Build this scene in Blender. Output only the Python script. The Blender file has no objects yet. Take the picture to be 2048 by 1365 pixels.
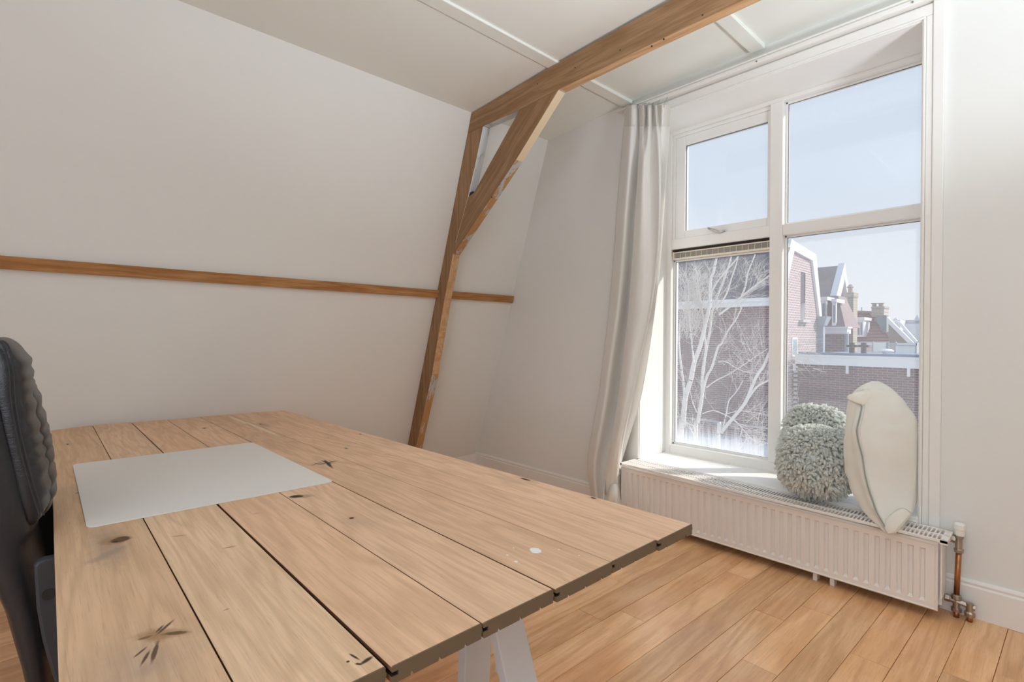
import bpy, math, random
import numpy as np
from mathutils import Vector, Matrix
random.seed(7)
sc = bpy.context.scene
COL = sc.collection
ZC = 1.215                                   # camera height above the floor

# ---------------------------------------------------------------- camera
F_PX, YAW, PIT, ROL = 1022.33, math.radians(47.2294), math.radians(-0.29826), math.radians(0.3249)
FW = Vector((-math.sin(YAW)*math.cos(PIT), math.cos(YAW)*math.cos(PIT), math.sin(PIT)))
_r = Vector((math.cos(YAW), math.sin(YAW), 0)); _u = _r.cross(FW)
RT = math.cos(ROL)*_r + math.sin(ROL)*_u
UP = -math.sin(ROL)*_r + math.cos(ROL)*_u
EYE = Vector((0, 0, ZC))
cam_data = bpy.data.cameras.new('camera'); cam = bpy.data.objects.new('camera', cam_data); COL.objects.link(cam)
cam_data.sensor_width = 36; cam_data.lens = F_PX*36/2048; cam_data.shift_y = -3.866/2048
cam_data.clip_start = 0.02; cam_data.clip_end = 500
cam.matrix_world = Matrix(((RT.x, UP.x, -FW.x, 0), (RT.y, UP.y, -FW.y, 0), (RT.z, UP.z, -FW.z, ZC), (0, 0, 0, 1)))
sc.camera = cam

def at(px, py, axis, val):
    """survey of the room: the point of the sight line through a pixel on the plane axis = val (world)"""
    d = FW + (px-1024)/F_PX*RT - (py-678.634)/F_PX*UP
    return EYE + d*((val-EYE[axis])/d[axis])

# ---------------------------------------------------------------- world, sun, fill lights, exposure
sc.view_settings.view_transform = 'Standard'; sc.view_settings.look = 'None'
sc.view_settings.exposure = 0.12; sc.view_settings.gamma = 1.0; sc.view_settings.use_curve_mapping = False
sc.cycles.use_denoising = True; sc.cycles.max_bounces = 14; sc.cycles.diffuse_bounces = 10
sc.cycles.transparent_max_bounces = 16; sc.cycles.sample_clamp_indirect = 6
sc.cycles.caustics_reflective = False; sc.cycles.caustics_refractive = False
world = bpy.data.worlds.new('sky'); sc.world = world; world.use_nodes = True
wn = world.node_tree; wn.nodes.clear()
_tc = wn.nodes.new('ShaderNodeTexCoord'); _sp = wn.nodes.new('ShaderNodeSeparateXYZ')
_rp = wn.nodes.new('ShaderNodeValToRGB'); _bg = wn.nodes.new('ShaderNodeBackground'); _ow = wn.nodes.new('ShaderNodeOutputWorld')
wn.links.new(_tc.outputs['Generated'], _sp.inputs[0]); wn.links.new(_sp.outputs[2], _rp.inputs[0])
_e = _rp.color_ramp.elements
_e[0].position = 0.0; _e[0].color = (0.88, 0.91, 0.955, 1); _e[1].position = 1.0; _e[1].color = (0.42, 0.64, 1.0, 1)
for p_, c_ in ((0.10, (0.80, 0.86, 0.935, 1)), (0.25, (0.70, 0.795, 0.93, 1)), (0.45, (0.69, 0.785, 0.93, 1))):
    el = _e.new(p_); el.color = c_
wn.links.new(_rp.outputs[0], _bg.inputs[0]); _bg.inputs[1].default_value = 0.90
wn.links.new(_bg.outputs[0], _ow.inputs[0])
sun_d = bpy.data.lights.new('sun', 'SUN'); sun = bpy.data.objects.new('sun', sun_d); COL.objects.link(sun)
sun_d.energy = 4.4; sun_d.angle = math.radians(4.0); sun_d.color = (1.0, 0.96, 0.88)
sun.rotation_euler = Vector((0.53, 0.60, 0.60)).to_track_quat('Z', 'Y').to_euler()
def area(name, loc, target, sx, sy, power, col, spread=180):
    d = bpy.data.lights.new(name, 'AREA'); d.shape = 'RECTANGLE'; d.size = sx; d.size_y = sy; d.energy = power; d.color = col; d.spread = math.radians(spread)
    o = bpy.data.objects.new(name, d); COL.objects.link(o); o.location = loc
    o.rotation_euler = (Vector(loc)-Vector(target)).to_track_quat('Z', 'Y').to_euler()
# invented unseen fill lights: behind the camera, under the ceiling, right of the window
area('back_fill_light', (0.30, -2.1, 1.55), (-1.2, 2.0, 1.2), 2.2, 2.0, 28, (0.90, 1.0, 1.13))
area('ceiling_fill_light', (-0.45, 0.6, 2.15), (-0.6, 0.9, 4.0), 0.9, 0.9, 14, (0.90, 1.0, 1.13))
area('right_fill_light', (1.15, 1.75, 1.45), (0.15, 1.95, 2.75), 0.4, 0.4, 20, (0.91, 1.0, 1.09), 95)

# ---------------------------------------------------------------- helpers
def sweep(o, label=None, cat=None, group=None, kind=None):
    if label: o['label'] = label
    if cat: o['category'] = cat
    if group: o['group'] = group
    if kind: o['kind'] = kind
    return o
def thing(name, loc, label, cat, group=None):
    o = bpy.data.objects.new(name, None); COL.objects.link(o); o.location = loc; o.empty_display_size = 0.05
    return sweep(o, label, cat, group)
class MB:
    def __init__(s): s.v = []; s.f = []; s.m = []
    def add(s, vs, fs, m=0):
        b = len(s.v); s.v += [tuple(q) for q in vs]
        for f in fs: s.f.append(tuple(b+i for i in f)); s.m.append(m)
        return s
    def box(s, x0, x1, y0, y1, z0, z1, m=0):
        vs = [(x, y, z) for x in (x0, x1) for y in (y0, y1) for z in (z0, z1)]
        return s.add(vs, [(0, 1, 3, 2), (4, 6, 7, 5), (0, 4, 5, 1), (2, 3, 7, 6), (0, 2, 6, 4), (1, 5, 7, 3)], m)
    def loft(s, rings, m=0, caps=True, closed=True):
        n = len(rings[0]); vs = [q for r in rings for q in r]; fs = []
        for i in range(len(rings)-1):
            for j in range(n if closed else n-1):
                k = (j+1) % n
                fs.append((i*n+j, i*n+k, (i+1)*n+k, (i+1)*n+j))
        if caps: fs.append(tuple(range(n))[::-1]); fs.append(tuple((len(rings)-1)*n+j for j in range(n)))
        return s.add(vs, fs, m)
    def prism(s, poly, axis, a, b, m=0):
        def e(p, t): return {0: (t, p[0], p[1]), 1: (p[0], t, p[1]), 2: (p[0], p[1], t)}[axis]
        return s.loft([[e(p, a) for p in poly], [e(p, b) for p in poly]], m)
    def tube(s, pts, r, n=8, m=0, caps=True):
        pts = [Vector(p) for p in pts]; rr = r if hasattr(r, '__len__') else [r]*len(pts); rings = []
        t0 = (pts[1]-pts[0]).normalized(); up = Vector((0, 0, 1)) if abs(t0.z) < .9 else Vector((1, 0, 0))
        for i, p in enumerate(pts):
            t = (pts[min(i+1, len(pts)-1)]-pts[max(i-1, 0)]).normalized()
            a = t.cross(up).normalized(); b = a.cross(t).normalized()
            rings.append([p+(a*math.cos(2*math.pi*k/n)+b*math.sin(2*math.pi*k/n))*rr[i] for k in range(n)])
        return s.loft(rings, m, caps)
    def lathe(s, prof, c, n=16, m=0):
        return s.loft([[(c[0]+r*math.cos(2*math.pi*k/n), c[1]+r*math.sin(2*math.pi*k/n), c[2]+z) for k in range(n)] for r, z in prof], m)
    def build(s, name, mats, parent=None, bevel=0, smooth=False, sub=0, seg=2, loc=None):
        if not isinstance(mats, (list, tuple)): mats = [mats]
        a = np.array(s.v, dtype=float)
        if loc is None:
            lo, hi = a.min(0), a.max(0); loc = ((lo[0]+hi[0])/2, (lo[1]+hi[1])/2, lo[2] if parent is None else (lo[2]+hi[2])/2)
        loc = Vector(loc)
        me = bpy.data.meshes.new(name); me.from_pydata((a-np.array(loc)).tolist(), [], s.f)
        for m in mats: me.materials.append(m)
        if len(mats) > 1: me.polygons.foreach_set('material_index', s.m)
        if smooth: me.polygons.foreach_set('use_smooth', [True]*len(s.f))
        me.update()
        o = bpy.data.objects.new(name, me); COL.objects.link(o)
        if parent is not None:
            o.parent = parent; w = Vector((0, 0, 0)); p = parent
            while p: w += Vector(p.location); p = p.parent
            o.location = loc-w
        else: o.location = loc
        if bevel:
            b = o.modifiers.new('bevel', 'BEVEL'); b.width = bevel; b.segments = seg; b.limit_method = 'ANGLE'; b.angle_limit = math.radians(35)
        if sub:
            b = o.modifiers.new('sub', 'SUBSURF'); b.levels = sub; b.render_levels = sub
        return o
def fix_normals(o):
    import bmesh
    bm = bmesh.new(); bm.from_mesh(o.data); bmesh.ops.recalc_face_normals(bm, faces=bm.faces); bm.to_mesh(o.data); bm.free(); return o
def lerp(a, b, t): return a+(b-a)*t
def interp(x, xs, ys): return float(np.interp(x, xs, ys))

# ---------------------------------------------------------------- materials
class NT:
    def __init__(s, name):
        s.mat = bpy.data.materials.new(name); s.mat.use_nodes = True; s.t = s.mat.node_tree; s.t.nodes.clear()
        s.out = s.t.nodes.new('ShaderNodeOutputMaterial')
    def n(s, typ, **kw):
        nd = s.t.nodes.new('ShaderNode'+typ)
        for k, v in kw.items(): setattr(nd, k, v)
        return nd
    def l(s, a, b): s.t.links.new(a, b)
    def put(s, sock, val):
        if isinstance(val, bpy.types.NodeSocket): s.l(val, sock)
        else: sock.default_value = val
    def math(s, op, a, b=0.0, c=0.0, clamp=False):
        nd = s.n('Math', operation=op, use_clamp=clamp); s.put(nd.inputs[0], a); s.put(nd.inputs[1], b); s.put(nd.inputs[2], c); return nd.outputs[0]
    def vmath(s, op, a, b=(0, 0, 0)):
        nd = s.n('VectorMath', operation=op); s.put(nd.inputs[0], a); s.put(nd.inputs[1], b)
        return nd.outputs['Value'] if op in ('LENGTH', 'DOT_PRODUCT', 'DISTANCE') else nd.outputs[0]
    def mix(s, f, a, b, mode='MIX'):
        nd = s.n('Mix', data_type='RGBA', blend_type=mode); s.put(nd.inputs[0], f)
        s.put(nd.inputs[6], a if isinstance(a, bpy.types.NodeSocket) else (*a[:3], 1)); s.put(nd.inputs[7], b if isinstance(b, bpy.types.NodeSocket) else (*b[:3], 1)); return nd.outputs[2]
    def noise(s, vec, scale=5, detail=2, rough=.5, dist=0):
        nd = s.n('TexNoise'); s.put(nd.inputs['Vector'], vec); nd.inputs['Scale'].default_value = scale
        nd.inputs['Detail'].default_value = detail; nd.inputs['Roughness'].default_value = rough; nd.inputs['Distortion'].default_value = dist
        return nd.outputs[0]
    def step(s, v, a, b):
        nd = s.n('MapRange', interpolation_type='SMOOTHSTEP'); s.put(nd.inputs[0], v); nd.inputs[1].default_value = a; nd.inputs[2].default_value = b; return nd.outputs[0]
    def obj(s): return s.n('TexCoord').outputs['Object']
    def pos(s): return s.n('NewGeometry').outputs['Position']
    def bsdf(s, col, rough=.5, metal=0.0, bump=None, bstr=.2, bdist=.002, spec=.5, coat=0, sss=0, sheen=0):
        b = s.n('BsdfPrincipled'); s.put(b.inputs['Base Color'], col if isinstance(col, bpy.types.NodeSocket) else (*col[:3], 1))
        s.put(b.inputs['Roughness'], rough); b.inputs['Metallic'].default_value = metal; b.inputs['Specular IOR Level'].default_value = spec
        b.inputs['Coat Weight'].default_value = coat; b.inputs['Sheen Weight'].default_value = sheen
        if bump is not None:
            bp = s.n('Bump'); bp.inputs['Strength'].default_value = bstr; bp.inputs['Distance'].default_value = bdist; s.l(bump, bp.inputs['Height']); s.l(bp.outputs[0], b.inputs['Normal'])
        s.l(b.outputs[0], s.out.inputs[0]); return b
def paint(name, col, rough=.5, var=.03, bstr=.08, scale=40, spec=.4):
    t = NT(name); v = t.obj(); n1 = t.noise(v, 2.2, 3); n2 = t.noise(v, scale, 3)
    c = t.mix(n1, [q*(1-var) for q in col], [min(1, q*(1+var)) for q in col])
    t.bsdf(c, rough, bump=n2, bstr=bstr, bdist=.002, spec=spec); return t.mat
def metal(name, col, rough=.35, metallic=1.0, var=.15):
    t = NT(name); n1 = t.noise(t.obj(), 30, 3); c = t.mix(n1, [q*(1-var) for q in col], [min(1, q*(1+var)) for q in col])
    t.bsdf(c, rough, metallic, bump=n1, bstr=.05); return t.mat
def wood(name, base, dark, light, rot=(0, 0, 0), rough=.5, ring=26, contrast=.55, knots=(), stains=(), bstr=.15, tint=.18, gs=1.0, spec=.4, low=(.55, 5.5, 5.5), figure=.35):
    t = NT(name); o = t.obj(); mp = t.n('Mapping'); mp.inputs['Rotation'].default_value = rot; t.l(o, mp.inputs[0])
    rnd = t.n('ObjectInfo').outputs['Random']
    off = t.n('CombineXYZ'); t.put(off.inputs[0], t.math('MULTIPLY', rnd, 41.0)); t.put(off.inputs[1], t.math('MULTIPLY', rnd, 17.3)); t.put(off.inputs[2], t.math('MULTIPLY', rnd, 29.7))
    v = t.vmath('ADD', mp.outputs[0], off.outputs[0])
    lo = t.noise(t.vmath('MULTIPLY', v, tuple(q*gs for q in low)), 1.0, 3, .55, .25)
    ringv = t.math('SINE', t.math('MULTIPLY', lo, ring*2*math.pi/4)); ringv = t.math('POWER', t.math('MULTIPLY_ADD', ringv, .5, .5), 1.6)
    fib = t.noise(t.vmath('MULTIPLY', v, (5*gs, 150*gs, 150*gs)), 1.0, 3, .6)
    por = t.noise(t.vmath('MULTIPLY', v, (14*gs, 420*gs, 420*gs)), 1.0, 2, .6)
    big = t.noise(v, 2.6*gs, 3, .55)
    c = t.mix(t.step(big, .35, .7), base, light)
    c = t.mix(t.math('MULTIPLY', ringv, contrast), c, dark)
    c = t.mix(t.math('MULTIPLY', t.step(fib, .38, .7), figure), c, dark)
    c = t.mix(t.math('MULTIPLY', t.step(por, .58, .7), .3), c, [q*.62 for q in dark])
    vt = t.math('MULTIPLY_ADD', rnd, tint*2, 1-tint); hv = t.n('HueSaturation'); t.put(hv.inputs['Value'], vt); t.l(c, hv.inputs['Color']); c = hv.outputs[0]
    hgt = t.math('ADD', t.math('MULTIPLY', fib, .6), t.math('MULTIPLY', ringv, .25))
    wob = t.noise(t.vmath('MULTIPLY', o, (40, 40, 40)), 1.0, 3, .6)
    for (x, y, rx, ry, col, soft, *an) in stains:
        an = an[0] if an else 0.0; dv = t.vmath('SUBTRACT', o, (x, y, 0))
        du = t.vmath('DOT_PRODUCT', dv, (math.cos(an)/rx, math.sin(an)/rx, 0)); dw = t.vmath('DOT_PRODUCT', dv, (-math.sin(an)/ry, math.cos(an)/ry, 0))
        d = t.math('SQRT', t.math('ADD', t.math('MULTIPLY', du, du), t.math('MULTIPLY', dw, dw)))
        d = t.math('ADD', d, t.math('MULTIPLY_ADD', wob, .9, -.45)); k = t.math('SUBTRACT', 1.0, t.step(d, 1-soft, 1.0+soft*.3)); c = t.mix(t.math('MULTIPLY', k, col[3] if len(col) > 3 else 1.0), c, col)
    for (x, y, rx, ry) in knots:
        d = t.vmath('LENGTH', t.vmath('MULTIPLY', t.vmath('SUBTRACT', o, (x, y, 0)), (1/rx, 1/ry, 0)))
        d = t.math('ADD', d, t.math('MULTIPLY_ADD', wob, 1.2, -.6))
        halo = t.math('SUBTRACT', 1.0, t.step(d, .8, 3.2)); c = t.mix(t.math('MULTIPLY', halo, .45), c, [q*.8 for q in dark])
        k = t.math('SUBTRACT', 1.0, t.step(d, .75, 1.05)); c = t.mix(k, c, (.018, .011, .007)); hgt = t.math('SUBTRACT', hgt, t.math('MULTIPLY', k, 3.0))
    t.bsdf(c, t.math('MULTIPLY_ADD', fib, .12, rough-.06), bump=hgt, bstr=bstr, bdist=.002, spec=spec); return t.mat
def brick(name, c1, c2, mortar, axes, bw=.22, rh=.0655):
    t = NT(name); s = t.n('SeparateXYZ'); t.l(t.pos(), s.inputs[0]); cm = t.n('CombineXYZ'); t.l(s.outputs[axes[0]], cm.inputs[0]); t.l(s.outputs[axes[1]], cm.inputs[1])
    b = t.n('TexBrick'); t.l(cm.outputs[0], b.inputs['Vector']); b.inputs['Color1'].default_value = (*c1, 1); b.inputs['Color2'].default_value = (*c2, 1); b.inputs['Mortar'].default_value = (*mortar, 1)
    b.inputs['Scale'].default_value = 1.0; b.inputs['Mortar Size'].default_value = .0095; b.inputs['Brick Width'].default_value = bw; b.inputs['Row Height'].default_value = rh; b.inputs['Bias'].default_value = 0
    n1 = t.noise(cm.outputs[0], 1.2, 4); c = t.mix(t.math('MULTIPLY', n1, .3), b.outputs[0], [q*.8 for q in c1], 'MIX')
    t.bsdf(c, .85, bump=b.outputs[1], bstr=.4, bdist=-.006, spec=.2); return t.mat
def glass(name, veil, smear_z, smear_h, vcol=(.9, .92, .95), streak=True):
    """window glass: clear, mirror-like at grazing angles, with a film of dust that is thicker at the bottom"""
    t = NT(name); p = t.pos(); s = t.n('SeparateXYZ'); t.l(p, s.inputs[0])
    tr = t.n('BsdfTransparent'); gl = t.n('BsdfGlossy'); gl.inputs['Roughness'].default_value = .015
    ge = t.n('NewGeometry'); cs_ = t.math('ABSOLUTE', t.vmath('DOT_PRODUCT', ge.outputs['Normal'], ge.outputs['Incoming']))
    fres = t.math('MULTIPLY_ADD', t.math('POWER', t.math('SUBTRACT', 1.0, cs_, clamp=True), 5.0), .96, .035)
    m1 = t.n('MixShader'); t.l(fres, m1.inputs[0]); t.l(tr.outputs[0], m1.inputs[1]); t.l(gl.outputs[0], m1.inputs[2])
    df = t.n('BsdfDiffuse'); df.inputs[0].default_value = (*vcol, 1); tl = t.n('BsdfTranslucent'); tl.inputs[0].default_value = (*vcol, 1)
    m2 = t.n('MixShader'); m2.inputs[0].default_value = .6; t.l(df.outputs[0], m2.inputs[1]); t.l(tl.outputs[0], m2.inputs[2])
    cloud = t.noise(p, 2.5, 4); base = t.math('MULTIPLY', t.math('MULTIPLY_ADD', cloud, .8, .6), veil)
    stv = t.noise(t.vmath('MULTIPLY', p, (90, 90, 2.5)), 1.0, 3, .6)
    hz = t.math('DIVIDE', t.math('SUBTRACT', s.outputs[2], smear_z), smear_h)
    sm = t.math('SUBTRACT', 1.0, t.step(t.math('ADD', hz, t.math('MULTIPLY_ADD', stv, -1.1, .55)), -.35, 1.0))
    fac = t.math('ADD', base, t.math('MULTIPLY', sm, .55 if streak else 0.0), clamp=True)
    m3 = t.n('MixShader'); t.l(fac, m3.inputs[0]); t.l(m1.outputs[0], m3.inputs[1]); t.l(m2.outputs[0], m3.inputs[2]); t.l(m3.outputs[0], t.out.inputs[0]); return t.mat
def cloth(name, col, rough=.85, scale=600, bstr=.15, var=.06, transl=0.0, sheen=.2):
    t = NT(name); o = t.obj(); w = t.noise(o, scale, 2); n1 = t.noise(o, 7, 4)
    c = t.mix(n1, [q*(1-var) for q in col], [min(1, q*(1+var)) for q in col])
    b = t.bsdf(c, rough, bump=t.math('ADD', t.math('MULTIPLY', w, .4), t.noise(o, 24, 4)), bstr=bstr, bdist=.004, spec=.2, sheen=sheen)
    if transl:
        tl = t.n('BsdfTranslucent'); t.l(c, tl.inputs[0]); mx = t.n('MixShader'); mx.inputs[0].default_value = transl
        t.l(b.outputs[0], mx.inputs[1]); t.l(tl.outputs[0], mx.inputs[2]); t.l(mx.outputs[0], t.out.inputs[0])
    return t.mat

M = {}
M['wall'] = paint('wall_paint', (.775, .782, .762), .85, .015, .05, 60, .2)
M['ceil'] = paint('ceiling_paint', (.80, .825, .79), .85, .015, .05, 60, .2)
M['trim'] = paint('white_gloss_paint', (.83, .82, .795), .35, .02, .04, 25)
M['frame'] = paint('window_paint', (.84, .83, .81), .4, .02, .05, 25)
M['rad'] = paint('radiator_enamel', (.82, .785, .75), .35, .015, .02, 30)
M['white_metal'] = paint('white_trestle_paint', (.62, .64, .665), .45, .02, .03, 40)
M['cream'] = paint('cream_plastic', (.80, .73, .62), .5, .03, .03, 40)
M['dark'] = paint('dark_gap', (.03, .028, .025), .8, .1)
M['mesh'] = paint('vent_mesh_grey', (.30, .28, .245), .6, .25, .1, 120)
M['gasket'] = paint('glazing_seal', (.22, .23, .24), .5, .05)
M['steel'] = metal('brushed_steel', (.62, .60, .58), .3)
M['brass'] = metal('tarnished_valve_metal', (.42, .37, .32), .38)
M['copper'] = metal('copper_pipe', (.46, .20, .095), .35, 1.0, .25)
M['pad'] = paint('white_desk_pad', (.73, .705, .67), .5, .01, .02, 80)
M['leather'] = None
PINE = dict(base=(.33, .195, .10), dark=(.205, .11, .05), light=(.38, .235, .13), ring=30, contrast=.6, tint=.05, rough=.65, spec=.25, bstr=.4, figure=.6)
M['pine_x'] = wood('old_pine_along_beam', knots=[(.35, -.02, .022, .014)], **PINE)
M['pine_post'] = wood('old_pine_post', rot=(0, math.radians(90), 0), **PINE)
M['pine_brace'] = wood('old_pine_brace', rot=(0, math.radians(40), 0), **PINE)
PIN2 = dict(PINE, base=(.62, .385, .21), dark=(.44, .245, .115), light=(.68, .45, .26))
M['pine_under'] = wood('fresh_pine_underside', **PIN2)
M['pine_y'] = wood('pine_batten', rot=(0, 0, math.radians(90)), **dict(PIN2, base=(.47, .235, .09), dark=(.28, .12, .038), light=(.52, .285, .12), gs=1.4, contrast=.6))
M['pale'] = paint('pale_filler_paint', (.72, .585, .40), .7, .06, .2, 30)
def peeling(name, wcol, pcol, lo, hi, scale=14):
    t = NT(name); o = t.obj(); n1 = t.noise(t.vmath('MULTIPLY', o, (1.0, 1.5, .45)), scale, 5, .65); f = t.noise(t.vmath('MULTIPLY', o, (40, 40, 6)), 1, 3)
    w = t.mix(f, wcol, [q*.6 for q in wcol]); c = t.mix(t.step(n1, lo, hi), w, pcol); t.bsdf(c, .7, bump=n1, bstr=.25, bdist=.003); return t.mat
M['peel'] = peeling('pine_with_old_grey_paint', (.56, .31, .13), (.46, .47, .47), .53, .57)
M['greypaint'] = peeling('old_grey_blue_paint', (.50, .42, .34), (.56, .59, .60), .36, .46)
OAKT = dict(base=(.66, .43, .26), dark=(.47, .275, .14), light=(.72, .50, .32), ring=40, contrast=.50, rough=.62, spec=.3, bstr=.30, tint=.04, figure=.48, low=(.8, 6.5, 6.5))
M['oak_end'] = paint('oak_sawn_end', (.165, .115, .07), .8, .3, .2, 160)
M['groove'] = paint('plank_groove_shade', (.03, .02, .013), .9, .2); M['joint'] = paint('brown_plank_edge', (.20, .10, .045), .8, .2)  # groove faces near black: the slot's shade is put into the colour
OAKF = dict(base=(.80, .445, .215), dark=(.52, .255, .105), light=(.88, .55, .30), ring=30, contrast=.45, rough=.26, spec=.5, bstr=.10, tint=.13, figure=.35)
M['floor'] = wood('oak_floor', rot=(0, 0, math.radians(90)), **OAKF)

# ---------------------------------------------------------------- room shell
ST = lambda o: sweep(o, kind='structure')
SL, SA = .3344, -3.3566-.3344*ZC             # slanted wall: x = SA + SL*z
slx = lambda z: SA+SL*z
YB, XR, YW = -2.0, 1.62, 3.0
def ceil_z(x, y): return ZC+interp(x, [-2.95, -2.83, -2.4, -2.05, -1.2, 2], [1.56, 1.567, 1.59, 1.612, 1.637, 1.645])+max(0, y-2.2)*.012
sub = MB().box(-3.95, XR+.1, YB-.1, YW+.1, -.12, -.022).build('floor', M['dark']); ST(sub)
ST(MB().prism([(slx(-.02), -.02), (slx(3.0), 3.0), (slx(3.0)-.15, 3.0), (slx(-.02)-.15, -.02)], 1, YB-.1, YW+.05).build('wall_left', M['wall']))
OX0, OX1, OZ0, OZ1 = -1.956, -.451, ZC-.824, ZC+1.469
w = MB(); w.box(-4.0, OX0, YW, 3.45, -.1, 3.0); w.box(OX1, XR+.2, YW, 3.45, -.1, 3.0); w.box(OX0, OX1, YW, 3.45, -.1, OZ0-.03); w.box(OX0, OX1, YW, 3.45, OZ1, 3.0)
ST(w.build('wall_front', M['wall']))
w = MB(); w.box(XR, XR+.15, YB-.1, YW, -.1, 3.0)
ST(w.build('wall_right', M['wall']))
w = MB(); w.box(-4.0, -1.2, YB-.15, YB, -.1, 3.0); w.box(1.4, XR+.1, YB-.15, YB, -.1, 3.0); w.box(-1.2, 1.4, YB-.15, YB, 2.65, 3.0); w.box(-1.2, 1.4, YB-.15, YB, -.1, .65)
ST(w.build('wall_back', M['wall']))
xs = [-2.95, -2.83, -2.6, -2.4, -2.2, -2.05, -1.8, -1.5, -1.2, .2, 1.75]; ys = [YB-.1, 0, 1, 2.2, 3.1]
g = MB(); n = len(ys)
g.add([(x, y, ceil_z(x, y)) for x in xs for y in ys]+[(x, y, 3.05) for x in xs for y in ys],
      [(i*n+j, i*n+j+1, (i+1)*n+j+1, (i+1)*n+j) for i in range(len(xs)-1) for j in range(n-1)] +
      [(len(xs)*n+i*n+j, len(xs)*n+(i+1)*n+j, len(xs)*n+(i+1)*n+j+1, len(xs)*n+i*n+j+1) for i in range(len(xs)-1) for j in range(n-1)])
ST(g.build('ceiling', M['ceil'], smooth=True))
for nm, xa, xb, y1 in (('trim_1', -2.105, -2.022, 2.985), ('trim_2', -1.232, -1.152, 2.985)):
    ST(MB().box(xa, xb, YB, y1, ceil_z(xb, 2.5)-.016, ceil_z(xa, 2.5)+.03).build(nm, M['ceil'], bevel=.004))
# floor boards: parts of the floor
def board_x(k, y): return -.178-.128*k+.027*(y-2.0)
ends_known = {9: [1.768], 4: [2.54, 1.95], 6: [.6], 5: [.9, 2.35], 7: [2.62, 1.1], 3: [.8], 2: [2.30], 1: [1.0], 0: [2.42]}
for k in range(-14, 28):
    r = random.Random(k*13+5); cuts = sorted(ends_known.get(k, [r.uniform(-.6, 1.0), r.uniform(1.3, 2.6)]))
    yy = [YB]+cuts+[YW]
    for a, b in zip(yy[:-1], yy[1:]):
        gx, gy = .0008, .0006; dz = r.uniform(-.0006, .0006)
        q = [(board_x(k+1, a)+gx, a+gy), (board_x(k, a)-gx, a+gy), (board_x(k, b)-gx, b-gy), (board_x(k+1, b)+gx, b-gy)]
        m = MB(); m.loft([[(x, y, -.022) for x, y in q], [(x, y, -.0012+dz) for x, y in q], [(x+(.0012 if i in (0, 3) else -.0012), y, dz) for i, (x, y) in enumerate(q)]])
        m.build('plank', M['floor'], sub)
# baseboards
def skirting(name, x0, x1, h, d=.018):
    m = MB(); m.prism([(YW, 0), (YW-d, 0), (YW-d, h-.03), (YW-d*.75, h-.022), (YW-d*.9, h-.012), (YW-d*.6, h), (YW, h)], 0, x0, x1); return ST(m.build(name, M['trim'], bevel=.002))
skirting('baseboard_front', -3.74, -2.02, .135); skirting('baseboard_right', -.375, XR, .163)
xb = -3.722; m = MB(); m.prism([(xb-.06, 0), (xb, 0), (xb, .115), (xb-.006, .135), (xb-.06, .135)], 1, YB, YW-.01); ST(m.build('baseboard_left', M['trim'], bevel=.003))

# ---------------------------------------------------------------- window
win = bpy.data.objects.new('window_1', None); COL.objects.link(win); win.location = (-1.2, 3.34, OZ0); ST(win)
FY = 3.314; zf = lambda z: ZC+z
GY = FY+.052                                  # glass plane
fr = MB()
fr.box(-1.96, -1.9145, FY, 3.42, OZ0-.02, OZ1+.02); fr.box(-.487, -.44, FY, 3.42, OZ0-.02, OZ1+.02)
fr.box(-1.9145, -.487, FY, 3.42, OZ0-.02, zf(-.766)); fr.box(-1.9145, -.487, FY, 3.42, zf(1.441), OZ1+.02)
fr.build('frame', M['frame'], win, bevel=.004)
MB().box(-1.2425, -1.1685, FY-.006, 3.42, zf(-.766), zf(1.441)).build('mullion', M['frame'], win, bevel=.004)
tb = MB(); tb.box(-1.1685, -.487, FY, 3.42, zf(.625), zf(.691)); tb.box(-1.9145, -1.2425, FY, 3.42, zf(.625), zf(.697)); tb.build('transom', M['frame'], win, bevel=.004)
# reveal lining, inner bead, sill
rv = MB(); rv.box(OX0-.004, OX0+.006, YW-.012, FY, OZ0, OZ1); rv.box(OX1-.006, OX1+.004, YW-.012, FY, OZ0, OZ1); rv.box(OX0, OX1, YW-.012, FY, OZ1-.006, OZ1+.004); rv.build('reveal_lining', M['frame'], win, bevel=.002)
MB().box(OX0, OX1, YW-.035, FY, OZ0-.028, OZ0).build('window_sill', M['frame'], win, bevel=.006)
# glass and glazing beads
gl_left = glass('dusty_glass', .10, zf(-.766), .19); gl_right = glass('clean_glass', .10, zf(-.79), .06, streak=False); gl_top = glass('top_glass', .03, 0, 1, streak=False)
def pane(x0, x1, z0, z1, mat, y=GY, bead=.012):
    p = MB().box(x0, x1, y, y+.004, z0, z1).build('pane', mat, win)
    b = MB()
    for a in ((x0, x0+bead, z0, z1), (x1-bead, x1, z0, z1), (x0, x1, z0, z0+bead), (x0, x1, z1-bead, z1)): b.box(a[0], a[1], y-.010, y+.016, a[2], a[3])
    b.build('glazing_bead', M['frame'], p, bevel=.002)
    s = MB(); q = bead; e = .0035
    for a in ((x0+q, x0+q+e, z0+q, z1-q), (x1-q-e, x1-q, z0+q, z1-q), (x0+q, x1-q, z0+q, z0+q+e*.4), (x0+q, x1-q, z1-q-e, z1-q)): s.box(a[0], a[1], y-.004, y-.0005, a[2], a[3])
    s.build('glazing_seal', M['gasket'], p)
pane(-1.9145, -1.2425, zf(-.766), zf(.552), gl_left)
pane(-1.1685, -.487, zf(-.766), zf(.625), gl_right)
pane(-1.1685, -.487, zf(.691), zf(1.441), gl_top)
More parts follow.
